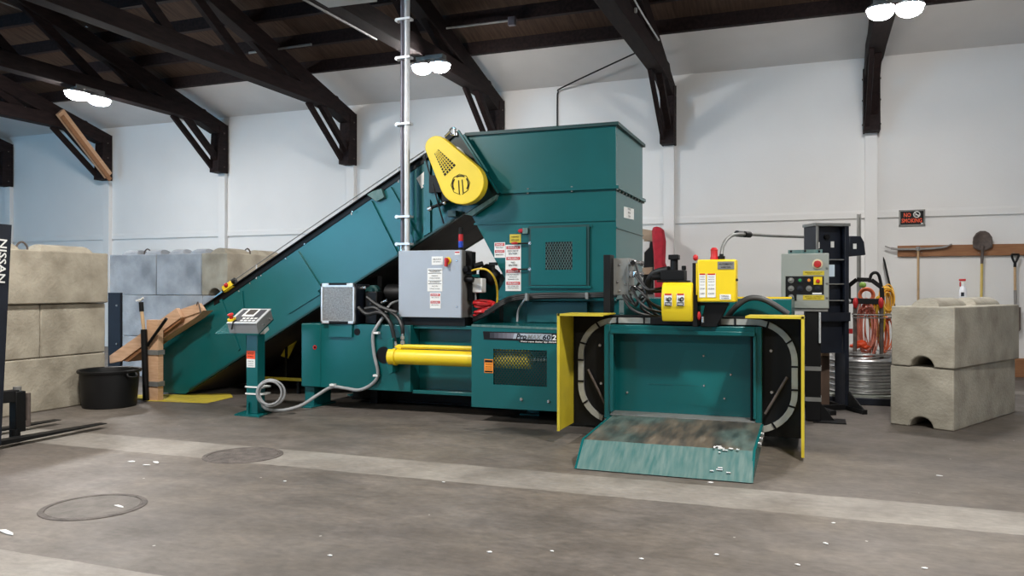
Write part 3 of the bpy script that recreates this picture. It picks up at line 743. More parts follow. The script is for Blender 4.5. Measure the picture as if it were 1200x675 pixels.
# yellow guards
def guard(xw, xt, zb):
    m = MB(); s = 1 if xt > xw else -1
    m.box(min(xw, xw + s * .012), max(xw, xw + s * .012), 6.90, PY, zb, 1.155)
    m.box(min(xw, xt), max(xw, xt), 6.90, PY, 1.155, 1.167)
    g = m.build('yellow_guard', YELD, BAL, bevel=.002)
    e = MB(); e.box(min(xw - s * .004, xw + s * .02), max(xw - s * .004, xw + s * .02), 6.885, 6.90, zb, 1.17); e.box(min(xw, xt), max(xw, xt), 6.885, 6.90, 1.15, 1.17)
    e.build('folded_edge', YELD, g)
guard(-2.165, -1.745, .115); guard(-.085, -.54, .03)
# discharge table
ty0, ty1 = 6.25, 7.25
m = MB(); m.prism([(-1.74, ty1, .232), (-1.74, ty0, .18), (-1.74, ty0, .165), (-1.74, ty1, .215)], (1.31, 0, 0))
DT = m.build('discharge_table', TABLE, BAL)
MB().prism([(-1.74, ty0, .181), (-1.72, 5.96, .008), (-1.72, 5.99, .004), (-1.74, ty0 + .03, .165)], (1.305, 0, 0)).build('table_skirt', TEALW, DT)
m = MB(); m.prism([(-.435, ty0, .185), (-.435, 5.97, .006), (-.435, 6.05, .006), (-.435, ty1 - .05, .12), (-.435, ty1 - .05, .23)], (.02, 0, 0))
m.prism([(-1.76, ty0, .185), (-1.74, 5.97, .006), (-1.74, 6.05, .006), (-1.76, ty1 - .05, .12), (-1.76, ty1 - .05, .23)], (.02, 0, 0)); build_each(m, 'side_cheek', TEAL, DT)
m = MB()
for k in range(3): m.rod((-.415, 6.62 + k * .17, .165 + k * .01), (-.395, 6.62 + k * .17, .165 + k * .01), .026, 12)
build_each(m, 'hinge_bolt', CHROME, DT)
m = MB()
for k in range(16):
    t_ = random.random(); m.obox((-.72 + random.random() ** 2 * .26, 6.25 + random.uniform(-.03, .05) , .19) if k < 9 else (-.70 + random.uniform(-.06, .12), 6.24 - .26 * t_, .185 - .155 * t_), (random.uniform(.012, .05), random.uniform(.01, .022), .005), Matrix.Rotation(random.random() * 3, 3, 'Z') if k < 9 else Matrix.Rotation(-.55, 3, 'X'))
build_each(m, 'paper_shred', PAPER, DT)
# rear of chamber rising above the plate
m = MB(); m.box(-1.75, -.2, 7.72, 8.95, 1.12, 1.30); m.build('ejector_housing', TEAL, BAL, bevel=.006)
MB().box(-1.0, -.2, 7.72, 7.76, 1.302, 1.318).build('housing_edge', YEL, BAL)
# tying head
yx0, yx1 = at(775, 350, Y=7.08).x, at(811, 350, Y=7.08).x
pr = [(7.36, 1.45), (7.14, 1.45), (7.10, 1.415), (7.07, 1.34), (7.065, 1.27), (7.08, 1.18), (7.115, 1.105), (7.36, 1.105)]
TH = MB().prism([(yx0, y, z) for y, z in pr], (yx1 - yx0, 0, 0)).build('tying_head_cover', YEL, BAL, bevel=.012)
def handlabel(px):
    pl = label_px(BAL, px, 344, px + 9, 358.6, 7.062, [('red', .0, .13, ''), ('black', .70, 1., 'WARNING')], WHITE)
    p = at(px + 4.5, 351, Y=7.052); m = MB()
    m.obox(p + Vector((-.006, 0, -.008)), (.034, .002, .011), Matrix.Rotation(.5, 3, 'Y')); m.ring(p + Vector((.012, 0, .004)), (0, 1, 0), .014, .0035)
    for k in range(3): m.obox(p + Vector((-.014 + k * .006, 0, .012 - .004 * k)), (.018, .002, .005), Matrix.Rotation(.5, 3, 'Y'))
    m.build('hand_symbol', INK, pl)
handlabel(778.5); handlabel(793)
m = MB(); mx = at(790, 312, Y=7.3).x
m.rod((mx, 7.30, 1.45), (mx, 7.30, 1.68), .035, 16); m.box(mx - .045, mx + .045, 7.25, 7.35, 1.655, 1.70)
m.box(mx - .11, mx + .10, 7.22, 7.40, 1.47, 1.56); m.rod((mx - .09, 7.3, 1.5), (mx - .20, 7.3, 1.5), .03, 12)
m.rod((mx + .09, 7.28, 1.56), (mx + .09, 7.28, 1.60), .02, 10); m.box(mx - .13, mx + .14, 7.14, 7.36, 1.452, 1.468)
m.build('hydraulic_motor', BLK, BAL, bevel=.006)
m = MB(); kx0 = at(811.5, 340, Y=7.15).x; m.box(kx0, kx0 + .045, 7.14, 7.36, 1.06, 1.62); m.box(kx0 + .03, kx0 + .30, 7.20, 7.30, 1.245, 1.272)
m.prism([(kx0 + .10, 7.2, 1.25), (kx0 + .29, 7.2, 1.25), (kx0 + .20, 7.2, 1.06), (kx0 + .06, 7.2, 1.06)], (0, .14, 0))
m.box(-1.40, -.78, 7.25, 7.36, 1.07, 1.135)
m.build('head_bracket', BLK, BAL, bevel=.004)
MB().ball(at(819, 370, Y=7.13), .035, (.45, .6, 1.1)).build('release_knob', RED, BAL)
MB().rod(at(823.5, 371, Y=7.13), at(823.5, 378, Y=7.13), .012, 10).build('release_pin', CHROME, BAL)
MB().ball(at(815, 302, Y=7.2), .026, (.9, .9, 1.1)).build('warning_light', RED, BAL)
# yellow tier control box
gx0, gx1 = at(817, 330, Y=7.12).x, at(862.5, 330, Y=7.12).x
gz1, gz0 = at(840, 304, Y=7.12).z, at(840, 354, Y=7.12).z
TB = MB().box(gx0, gx1, 7.12, 7.30, gz0, gz1).build('tier_control_box', YEL, BAL, bevel=.012)
MB().box(gx0 - .012, gx0, 7.13, 7.22, gz0 + .06, gz1 - .03).build('hinge', YEL, TB, bevel=.003)
m = MB(); bolts_px(m, [(863.5, 328)], 7.14, .012, .02); build_each(m, 'box_latch', BLK, TB)
label_px(TB, 841, 306.5, 860.5, 315.5, 7.119, [('ink', .18, .48, 'AUTOMATIC', .85), ('ink', .62, .88, 'WIRE TIER', .6)], GREYD, 'rating_plate')
label_px(TB, 819.5, 320.5, 827, 348.5, 7.119, [('red', .0, .06, ''), ('ink', .12, .17, 'DANGER'), ('ink', .22, .27, 'HIGH'), ('ink', .32, .37, 'VOLTAGE'), ('ink', .46, .5, 'LOCK OUT'), ('ink', .6, .68, 'STOP'), ('ink', .8, .88, 'OFF')])
label_px(TB, 828.7, 320.5, 838.7, 348.5, 7.119, [('red', .0, .06, ''), ('ink', .12, .17, 'WARNING'), ('ink', .22, .27, 'MOVING'), ('ink', .32, .37, 'PARTS'), ('ink', .46, .5, 'KEEP HANDS'), ('ink', .6, .68, 'CLEAR'), ('ink', .8, .88, 'OFF')])
label_px(TB, 843.5, 345, 856.5, 351, 7.119, [('ink', .15, .5, 'SERIAL'), ('ink', .6, .85, 'NUMBER')])
bp_ = at(837, 303, Y=7.2)
MB().lathe([(.034, 0), (.034, .02), (.030, .03), (.030, .08), (.034, .085), (.02, .105), (0, .107)], (bp_.x, 7.2, gz1), 16).build('beacon', RED, BAL)
cp = at(845.5, 303, Y=7.2)
MB().lathe([(.03, 0), (.03, .03), (.018, .035), (.018, .05), (0, .05)], (cp.x, 7.2, gz1), 14).build('conduit_fitting', BLK, BAL)
m = MB().tube([(cp.x, 7.2, gz1 + .04), at(847, 289, Y=7.25), at(853, 279.5, Y=7.4), at(866, 274.5, Y=7.65), at(905, 276.3, Y=8.75), at(941, 277.6, Y=9.80)], .016, 10)
CO = m.build('overhead_conduit', GREYD, BAL)
p = at(871, 274.4, Y=7.8); m = MB(); m.rod(p + Vector((-.05, -.1, 0)), p + Vector((-.008, -.01, 0)), .03, 10); m.rod(p + Vector((.008, .01, 0)), p + Vector((.05, .1, 0)), .03, 10); m.build('coupling', BLK, CO)
# valve manifold and hoses left of the tying head
vx0, vx1 = at(722, 325, Y=7.55).x, at(737, 325, Y=7.55).x
vz1, vz0 = at(729, 302.5, Y=7.55).z, at(729, 346, Y=7.55).z
MB().box(vx0 - .10, vx0 - .03, 7.45, 7.6, 1.14, vz1 + .03).build('manifold_post', BLK, BAL, bevel=.004)
VM = MB().box(vx0 - .03, vx1, 7.55, 7.80, vz0, vz1).build('valve_manifold', GREYD, BAL, bevel=.006)
m = MB(); bolts_px(m, [(726, 310), (724, 330), (733, 333), (726, 341)], 7.55, .012, .012); build_each(m, 'bolt', CHROME, VM)
m = MB()
for px, py in ((741, 308), (741, 321), (741, 338)):
    p = at(px, py, Y=7.5); m.rod(p + Vector((-.03, .10, 0)), p + Vector((.015, -.02, 0)), .036, 14); m.rod(p + Vector((.015, -.02, 0)), p + Vector((.06, .03, .0)), .022, 10); m.rod(p + Vector((.06, .03, 0)), p + Vector((.09, .05, -.01)), .028, 6)
m.build('hose_fitting', CHROME, VM)
m = MB()
for px, py in ((741, 308), (741, 338)):
    p = at(px, py, Y=7.47); m.rod(p + Vector((.01, -.03, 0)), p + Vector((.016, -.045, 0)), .024, 12)
build_each(m, 'fitting_cap', BLK, VM)
HS = [[(745, 310), (752, 330), (762, 341), (779, 341)], [(744, 322), (757, 338), (768, 339), (781, 336)], [(741, 338), (748, 352), (760, 362), (775, 366)],
      [(744, 340), (752, 330), (760, 352), (772, 361), (779, 370)], [(738, 345), (745, 358), (752, 345), (764, 356), (778, 362)], [(730, 346), (738, 360), (752, 368), (776, 372)],
      [(733, 346), (742, 356), (756, 350), (766, 366), (780, 375)], [(746, 337), (757, 348), (751, 360), (764, 370)]]
for i, h in enumerate(HS):
    Y0 = 7.44 - .035 * (i % 3)
    n_ = len(h); MB().tube([at(x, y, Y=Y0 - .10 * math.sin(math.pi * k / (n_ - 1))) for k, (x, y) in enumerate(h)], .013, 8).build('hydraulic_hose', RUB, BAL)
MB().tube([at(759, 341, Y=7.5), at(760, 330, Y=7.46), at(766, 321, Y=7.42), at(776, 317, Y=7.38), at(784, 316, Y=7.34)], .032, 12).build('hydraulic_hose', RUB, BAL)
for y0, y1, y2, c_ in ((345, 344.5, 344, RUB), (347.2, 347, 346, RUB), (349, 348.6, 347.5, RUB)):
    MB().tube([at(555, y0 + 27, Y=8.1), at(570, y0 + 20, Y=8.0), at(588, y0 + 8, Y=8.05), at(605, y0 + 2, Y=8.2), at(640, y1, Y=8.22), at(690, y2 + .5, Y=8.22), at(722, y2 - .6, Y=8.0)], .017, 8).build('hydraulic_hose', c_, BAL)
m = MB(); m.obox(at(688, 346.5, Y=8.19), (.03, .05, .07)); m.obox(at(617.5, 348, Y=8.15), (.03, .05, .08)); build_each(m, 'hose_clamp', GREYD, BAL)
MB().tube([at(616, 350, Y=8.17), at(608, 362, Y=8.3), at(606, 377, Y=8.3)], .012, 8).build('hydraulic_hose', CABLE, BAL)
MB().tube([at(852, 372, Y=7.7), at(862, 360, Y=7.62), at(874, 351, Y=7.6), at(886, 349, Y=7.6), at(900, 353, Y=7.6), at(924, 368, Y=7.62)], .026, 12).build('hydraulic_hose', mat('dark_grey_hose', (.06, .062, .065), .5, var=.1), BAL)
# oil cooler on the body top
kx0, kx1 = at(376, 350, Y=7.9).x, at(415, 350, Y=7.9).x; kz0, kz1 = .992, at(395, 332, Y=7.9).z
OC = MB().box(kx0 - .03, kx1 + .01, 7.93, 8.22, kz0, kz1 - .01).build('oil_cooler', BLKB, BAL, bevel=.006)
m = MB(); m.box(kx0, kx1, 7.90, 7.93, kz1 - .045, kz1); m.box(kx0, kx1, 7.90, 7.93, kz0, kz0 + .03); m.box(kx0, kx0 + .02, 7.9, 7.93, kz0, kz1); m.box(kx1 - .02, kx1, 7.9, 7.93, kz0, kz1)
m.build('cooler_frame', GALV, OC, bevel=.003)
m = MB(); m.box(kx0 + .02, kx1 - .02, 7.915, 7.928, kz0 + .03, kz1 - .045)
n_ = 36
for k in range(n_): z = kz0 + .03 + (kz1 - kz0 - .075) * (k + .5) / n_; m.box(kx0 + .02, kx1 - .02, 7.906, 7.916, z - .002, z + .002)
m.build('cooling_fins', GAUZE, OC)
m = MB(); m.box(kx0 + .11, kx1 - .10, 7.895, 7.93, kz1 - .02, kz1 + .005); m.box(kx0 + .11, kx1 - .08, 7.895, 7.93, kz0 - .0, kz0 + .028); build_each(m, 'cooler_clip', BLK, OC)
# pump motors and valves between cooler and cabinet
m = MB(); m.lathe([(0, 0), (.09, 0), (.12, .03), (.12, .32), (.10, .36), (.10, .42), (0, .42)], (-4.78, 8.42, 1.33), 22, (1, 0, 0)); m.box(-4.74, -4.5, 8.34, 8.5, .985, 1.24)
m.build('pump_motor', BLK, BAL)
m = MB(); m.box(-4.85, -4.35, 8.25, 9.2, .985, 1.12); m.build('pump_base', GREEN_D, BAL, bevel=.006)
m = MB(); m.lathe([(0, 0), (.05, 0), (.07, .02), (.07, .09), (.045, .11), (.045, .17), (0, .17)], at(441, 341, Y=8.25), 18, (0, -1, 0)); m.build('filter_housing', GREEN_D, BAL)
m = MB(); m.box(-4.85, -4.7, 8.05, 8.2, .985, 1.36); m.rod((-4.78, 8.03, 1.20), (-4.78, 8.07, 1.20), .03, 12); m.build('pump_body', BLK, BAL, bevel=.01)
m = MB(); m.rod(at(421, 338, Y=8.02), at(428, 337, Y=8.02), .018, 10); m.rod(at(447, 355, Y=8.0), at(453, 352, Y=8.0), .015, 10); build_each(m, 'brass_fitting', CHROME, BAL)
for pts_ in ([(428, 362), (440, 361), (450, 369), (458, 380), (463, 401)], [(444, 360), (455, 363), (466, 372), (471, 382), (472, 392)], [(420, 360), (430, 368), (444, 366), (455, 372)], [(430, 348), (440, 356), (452, 362), (465, 366)]):
    MB().tube([at(x, y, Y=7.90 if y < 378 else 7.86) for x, y in pts_], .023, 8).build('hydraulic_hose', RUB, BAL)
MB().tube([at(452, 366, Y=8.0), at(456, 358, Y=8.05), at(462, 354, Y=8.1), at(470, 352, Y=8.2)], .014, 8).build('hydraulic_hose', CABLE, BAL)
# grey box, pump and red hose right of cabinet
q0 = at(552, 326, Y=8.12); q1 = at(565, 343, Y=8.12)
MB().box(q0.x, q1.x, 8.12, 8.24, q1.z, q0.z).build('junction_box', WHITE, BAL, bevel=.012)
MB().rod(at(557, 343, Y=8.16), at(557.5, 356, Y=8.16), .012, 8).build('junction_box_tail', CABLE, BAL)
MB().box(q0.x - .03, q0.x + .02, 8.10, 8.3, at(552, 352, Y=8.2).z, at(552, 325, Y=8.2).z).build('box_mount', BLK, BAL)
m = MB(); m.lathe([(0, 0), (.08, 0), (.095, .02), (.095, .16), (.07, .2), (0, .2)], at(581, 328, Y=8.35), 18, (-.6, 0, .5)); m.rod(at(578, 317, Y=8.2), at(578, 308, Y=8.2), .02, 10); m.box(at(574, 309, Y=8.2).x, at(582, 309, Y=8.2).x, 8.17, 8.23, at(578, 311, Y=8.2).z, at(578, 307.5, Y=8.2).z)
m.build('return_valve', BLK, BAL)
MB().tube([at(553, 317, Y=8.0), at(562, 315, Y=7.95), at(572, 317, Y=7.95), at(580, 327, Y=8.0), at(583, 343, Y=8.15), at(582, 362, Y=8.2)], .011, 8).build('sensor_cable', CORDY, BAL)
m = MB(); m.box(at(546, 310, Y=8.1).x, at(556, 310, Y=8.1).x, 8.02, 8.16, at(550, 321, Y=8.1).z, at(550, 312, Y=8.1).z); m.rod(at(556, 312, Y=8.05), at(566, 309, Y=8.1), .03, 12); m.build('proximity_valve', BLK, BAL)
# teal rear end carrying on behind the pumps
MB().box(at(553, 350, Y=8.6).x, at(585, 350, Y=8.6).x, 8.6, 9.4, .985, at(570, 321, Y=8.6).z).build('oil_tank', TEAL, BAL, bevel=.006)
RH = thing('hose_coil', at(566, 372, Y=8.05), 'bright red coiled air hose lying on the baler beside the grey cabinet', 'hose')
m = MB(); c = at(566, 362, Y=8.12)
for k in range(7): m.ring(c + Vector((random.uniform(-.03, .03), random.uniform(-.03, .03), -.05 + .02 * k)), (random.uniform(-.3, .3), random.uniform(-.2, .2), 1), .085 + random.uniform(-.015, .02), .015, 8, 14)
m.build('hose', RED, RH)
MB().tube([c + Vector((.08, 0, .02)), c + Vector((.13, -.02, .05)), c + Vector((.12, .02, .07)), c + Vector((.05, .0, .08))], .015, 8).build('hose_tail', RED, RH)

# ------------------------------------------------------------------ INFEED CONVEYOR
CON = thing('infeed_conveyor', (-6.0, 8.9, 0), 'long inclined teal conveyor rising from the floor to the hopper', 'conveyor')
KY, KB = 8.27, 9.62
def zt(x): return 1.405 + .556 * (x + 6.909)
def zb(x): return 1.007 + .556 * (x + 5.904)
side = [(-8.15, .02), (-7.68, .02), (-3.62, zb(-3.62)), (-3.30, 2.47), (-3.79, zt(-3.79)), (-7.9, zt(-7.9)), (-8.15, .5)]
MB().prism([(x, KY, z) for x, z in side], (0, .03, 0)).build('side_plate', TEAL, CON)
MB().prism([(x, KB, z) for x, z in side], (0, .03, 0)).build('side_plate', TEAL, CON)
bed = [(-8.1, .03), (-7.66, .03), (-3.60, zb(-3.60) + .01), (-3.45, zb(-3.45) + .12), (-3.62, zb(-3.62) + .22), (-7.7, zb(-7.7) + .22), (-8.1, .3)]
MB().prism([(x, KY + .03, z) for x, z in bed], (0, KB - KY - .03, 0)).build('return_pan', DARKPAN, CON)
bel = [(-8.0, zb(-8.0) + .40), (-3.75, zb(-3.75) + .40), (-3.75, zb(-3.75) + .43), (-8.0, zb(-8.0) + .43)]
MB().prism([(x, KY + .05, z) for x, z in bel], (0, KB - KY - .07, 0)).build('belt', RUB, CON)
MB().prism([(x, KB + .04, z) for x, z in ((-7.6, 0), (-4.4, 0), (-4.4, zb(-4.4) + .05), (-7.6, zb(-7.6) + .05))], (0, .02, 0)).build('added_dark_sheet', BLK, CON)  # black sheet added to keep the space under the conveyor dark
# black edge flange on top, and lower lip
fl = [(-7.9, zt(-7.9)), (-3.85, zt(-3.85)), (-3.85, zt(-3.85) + .012), (-7.9, zt(-7.9) + .012)]
MB().prism([(x, KY - .05, z) for x, z in fl], (0, .10, 0)).build('top_flange', BLK, CON)
fl2 = [(-7.2, zt(-7.2) - .07), (-3.95, zt(-3.95) - .07), (-3.95, zt(-3.95)), (-7.2, zt(-7.2))]
MB().prism([(x, KY - .012, z) for x, z in fl2], (0, .012, 0)).build('edge_strip', BLK, CON)
fl3 = [(-7.6, zb(-7.6)), (-3.7, zb(-3.7)), (-3.7, zb(-3.7) + .025), (-7.6, zb(-7.6) + .025)]
MB().prism([(x, KY - .025, z) for x, z in fl3], (0, .03, 0)).build('bottom_lip', GREEN_D, CON)
# doubler plates and ribs across the side
for poly in ([(325, 310), (345.5, 296.5), (375, 345), (338, 368)], [(236, 366), (284, 341), (289, 412), (262, 433)]):
    plate_px(MB(), poly, KY - .014, .014).build('doubler_plate', TEAL, CON)
for poly in ([(345.5, 297), (349, 294.5), (377, 338), (372, 341)], [(454, 221.5), (458, 219), (492, 280), (486.5, 283.5)], [(433.5, 236), (435, 235), (466, 297), (464.5, 298)], [(497, 189), (504, 185), (504, 272), (496, 277)], [(257, 352), (259.5, 350.5), (281, 409), (279, 411)]):
    plate_px(MB(), poly, KY - .03, .03).build('rib', TEAL, CON)
MB().prism(pxpoly([(430, 228), (437, 224), (447, 221), (450, 231), (441, 236), (446, 219)][:5], KY - .05), (0, .05, 0)).build('idler_bracket', TEALW, CON)
m = MB(); bolts_px(m, [(x, y) for x, y in ((293, 332), (335, 303), (357, 286), (413, 248), (280, 341), (306, 323))], KY - .05, .010, .008); build_each(m, 'flange_bolt', CHROME, CON)
plate_px(MB(), [(488, 209), (497, 201), (503, 214), (494, 221)], KY - .006, .006).build('sticker', WHITE, CON)
# head end hood with rod
hood = pxpoly([(530, 157), (537, 152.5), (585, 226), (566, 238), (549, 240), (520, 200)], 8.22)
MB().prism(hood, (0, .05, 0)).build('head_plate', mat('blackish_green_paint', (.004, .022, .022), .45, var=.2), CON)  # blackish green, darker than the other green paint
m = MB(); m.bar(at(537, 153, Y=8.19), at(584, 226, Y=8.19), .02, .03, (0, 1, 0)); m.bar(at(544, 158, Y=8.2), at(572, 202, Y=8.2), .02, .04, (0, 1, 0)); m.build('head_flange', TEAL, CON)
m = MB(); m.bar(at(497, 186, Y=8.22), at(531, 158, Y=8.22), .05, .05, (0, 1, 0)); m.build('head_edge', BLK, CON)
m = MB(); m.ring(at(531, 154, Y=8.2), (0, 1, 0), .04, .011); m.rod(at(522, 160, Y=8.2), at(528, 154, Y=8.2), .016, 8); m.rod(at(533, 151, Y=8.2), at(534, 159, Y=8.2), .018, 8); m.build('turnbuckle', CHROME, CON)
m = MB(); m.tube([at(531, 174, Y=8.1), at(536, 174, Y=8.05), at(542, 179, Y=8.1), at(546, 187, Y=8.2)], .018, 8); m.build('motor_whip', WHITE, CON)
plate_px(MB(), [(545, 251), (552, 247), (582, 228), (580, 234), (553, 253)], 8.18, .07).build('discharge_lip', TEALW, CON)
# drive: chain guard and motor
def tear(c1, r1, c2, r2, n=20):
    c1 = Vector(c1); c2 = Vector(c2); d = c2 - c1; L_ = d.length; a = math.atan2(d.y, d.x); k = math.acos((r1 - r2) / L_)
    out = [c1 + Vector((math.cos(a + k + (2 * math.pi - 2 * k) * i / n), math.sin(a + k + (2 * math.pi - 2 * k) * i / n))) * r1 for i in range(n + 1)]
    out += [c2 + Vector((math.cos(a - k + 2 * k * i / n), math.sin(a - k + 2 * k * i / n))) * r2 for i in range(n + 1)]
    return [(p.x, p.y) for p in out]
GYF = 7.93
CG = MB().prism(pxpoly(tear((541, 213.5), 26, (511.5, 172.5), 13.5), GYF), (0, .12, 0)).build('chain_guard', YEL, CON, bevel=.008)
vent = [(513.5, 175), (534, 193.5), (521, 206.5), (509, 180)]
MB().prism(pxpoly(vent, GYF - .003), (0, .003, 0)).build('vent', INK, CG)
m = MB()
for k in range(1, 9):
    f = k / 9
    a_ = Vector(vent[0]).lerp(Vector(vent[1]), f); b_ = Vector(vent[3]).lerp(Vector(vent[2]), f)
    m.bar(at(a_.x, a_.y, Y=GYF - .006), at(b_.x, b_.y, Y=GYF - .006), .008, .004, (0, 1, 0))
for k in range(1, 5):
    f = k / 5
    a_ = Vector(vent[0]).lerp(Vector(vent[3]), f); b_ = Vector(vent[1]).lerp(Vector(vent[2]), f)
    m.bar(at(a_.x, a_.y, Y=GYF - .006), at(b_.x, b_.y, Y=GYF - .006), .010, .004, (0, 1, 0))
m.build('vent_grille', YEL, CG)
lc = at(539.5, 216, Y=GYF - .003); m = MB()
def arc(m, c, R, a0, a1, th):
    P_ = [c + Vector((R * math.cos(math.radians(a0 + (a1 - a0) * i / 8)), 0, R * math.sin(math.radians(a0 + (a1 - a0) * i / 8)))) for i in range(9)]
    for p_, q_ in zip(P_, P_[1:]): m.bar(p_, q_, th, .004, (0, 1, 0))
arc(m, lc, .092, 60, 120, .013); arc(m, lc, .092, 140, 215, .013); arc(m, lc, .092, -35, 40, .013)
arc(m, lc, .112, -80, 270, .005)
m.bar(lc + Vector((-.022, 0, .045)), lc + Vector((-.012, 0, -.105)), .010, .004, (0, 1, 0)); m.bar(lc + Vector((.020, 0, .05)), lc + Vector((.034, 0, -.095)), .010, .004, (0, 1, 0))
m.build('maker_emblem', INK, CG)
m = MB(); m.lathe([(0, 0), (.13, 0), (.14, .02), (.14, .2), (.12, .28), (0, .28)], at(541, 213, Y=8.24), 22, (0, -1, 0)); m.box(at(505, 215, Y=8.1).x, at(520, 215, Y=8.1).x, 8.05, 8.24, at(512, 226, Y=8.1).z, at(512, 206, Y=8.1).z); m.build('gear_reducer', BLK, CON)
m = MB(); m.rod(at(504, 244, Y=8.1), at(531, 233, Y=8.1), .018, 10); m.box(at(520, 230, Y=8.1).x, at(530, 230, Y=8.1).x, 8.05, 8.24, at(525, 236, Y=8.1).z, at(525, 222, Y=8.1).z); m.build('take_up_screw', BLK, CON)
m = MB(); m.rod(at(502, 245.5, Y=8.1), at(506, 243.5, Y=8.1), .026, 10); m.ball(at(521, 238, Y=8.03), .022); build_each(m, 'take_up_nut', CHROME, CON)
MB().tube([at(498, 182, Y=8.15), at(501, 195, Y=8.1), at(509, 222, Y=8.05), at(516, 248, Y=8.1), at(520, 262, Y=8.15)], .009, 8).build('motor_cable', RUB, CON)
m = MB(); m.bar(at(502, 215, Y=8.15), at(516, 240, Y=8.15), .10, .12, (0, 1, 0)); m.build('motor_mount', TEAL, CON)
m = MB(); m.box(at(527, 248, Y=8.2).x, at(536, 248, Y=8.2).x, 8.15, 8.24, at(532, 254, Y=8.2).z, at(532, 247, Y=8.2).z); m.build('belt_scraper', GREEN_D, CON)
# pull cord and switch
MB().tube([at(268, 333, Y=KY), at(340, 283, Y=KY), at(440, 215, Y=KY), at(497, 177, Y=KY)], .006, 6).build('pull_cord', GREYD, CON)
m = MB()
for px, py in ((300.5, 316), (412, 241), (467, 203)):
    p = at(px, py + 11, Y=KY); q = at(px, py - 6, Y=KY); m.rod(p, q, .008, 6)
build_each(m, 'cord_eyebolt', GALV, CON)
p = at(269, 336, Y=KY); M_ = Matrix.Rotation(-math.atan(.556), 3, 'Y')
MB().obox(p, (.16, .10, .09), M_).build('pull_switch', YEL, CON, bevel=.01)
m = MB(); m.ball(p + Vector((-.01, -.05, .02)), .03); m.build('reset_button', RED, CON)
m = MB(); m.rod(p + Vector((-.09, 0, -.06)), p + Vector((-.04, 0, -.04)), .035, 12); m.rod(p + Vector((.05, 0, .06)), p + Vector((.09, 0, .08)), .04, 12); build_each(m, 'switch_cap', BLK, CON)
MB().prism(pxpoly([(248.5, 353), (251, 348), (262, 339), (264, 343), (258, 349)], KY), (0, .5, 0)).build('skirt_sheet', SKYB, CON)
# legs under the conveyor
for x in (-5.0,):
    for y in (8.55, 9.5): MB().box(x - .05, x + .05, y - .05, y + .05, 0, zb(x) + .05).build('support_leg', BLK, CON)
# yellow low rail under the conveyor
YR = thing('guard_rail', (-6.5, 9.3, 0), 'low yellow steel rail behind the console, under the conveyor', 'rail')
zr = at(335, 444, Y=8.95).z
MB().box(at(305, 444, Y=8.95).x, at(356, 444, Y=8.95).x, 8.93, 8.97, zr - .02, zr + .02).build('rail', YELD, YR)
for px in (310, 350): x = at(px, 444, Y=8.95).x; MB().box(x - .02, x + .02, 8.93, 8.97, 0, zr - .02).build('post', BLK, YR)
MB().prism(pxpoly([(329, 417), (339, 400), (348, 398), (337, 420)], 8.99), (0, .02, 0)).build('brace', YELD, YR)
x = at(336, 444, Y=8.99).x; MB().box(x - .015, x + .015, 8.97, 8.99, zr, at(336, 405, Y=8.99).z).build('post', BLK, YR)
# timber chute boards and prop at the foot of the conveyor
TC = thing('timber_chute', (-8.0, 8.0, 0), 'raw timber chute boards propped on a strapped post at the conveyor foot', 'chute')
Yc = 7.95
MB().prism(pxpoly([(128, 417), (206.5, 361), (212, 372), (143, 423), (128.5, 426)], Yc), (0, .06, 0)).build('board', WOODX, TC, bevel=.004)
MB().prism(pxpoly([(143, 423), (212, 372), (211, 377), (150, 424)], Yc + .02), (0, .25, 0)).build('board', WOODB, TC, bevel=.004)
MB().prism(pxpoly([(206.5, 364), (233, 355.3), (239, 364), (211, 374)], Yc + .07), (0, .05, 0)).build('board', WOODX, TC, bevel=.004)
MB().prism(pxpoly([(208, 375), (239, 364), (228, 373), (186, 400)], Yc + .09), (0, .18, 0)).build('board', WOODX, TC, bevel=.004)
p0 = at(178.5, 469.5, Z=0)
xa, xb = at(171.5, 440, Y=p0.y).x, at(185, 440, Y=p0.y).x
PO = MB().box(xa, xb, p0.y, p0.y + .09, 0, at(180, 375, Y=p0.y).z).build('post', WOODL, TC, bevel=.004)
for py in (413, 450): z = at(180, py, Y=p0.y).z; MB().box(xa - .05 if py == 413 else xa - .015, xb + .012, p0.y - .012, p0.y + .10, z - .03, z + .03).build('strap', GREYD, PO)
MB().tube([at(230.5, 358, Y=7.99), at(232, 354, Y=7.97), at(234, 361, Y=7.97), at(235, 367, Y=7.98)], .008, 6).build('hook', RUST, TC)
BR = thing('broom', at(168, 470, Y=p0.y - .03), 'long-handled tool with dark grip leaning beside the timber post', 'broom')
yb = p0.y - .05
MB().rod(at(171, 469, Y=yb), at(168.5, 386, Y=yb), .036, 12).build('grip', BLK, BR)
MB().rod(at(168.5, 386, Y=yb), at(166, 364, Y=yb), .022, 12).build('handle', HANDLE, BR)
MB().rod(at(166, 365, Y=yb), at(165.3, 354, Y=yb), .028, 12).build('handle_end', BLK, BR)
m = MB(); m.bar(at(160, 352.5, Y=yb), at(165, 351, Y=yb), .03, .02); m.bar(at(163, 353, Y=yb), at(168, 349, Y=yb), .02, .02); m.build('hook', WHITE, BR)
MB().rod(at(172.5, 405, Y=p0.y - .03), at(195, 373.5, Y=p0.y - .06), .020, 10).build('side_arm', BLK, BR)
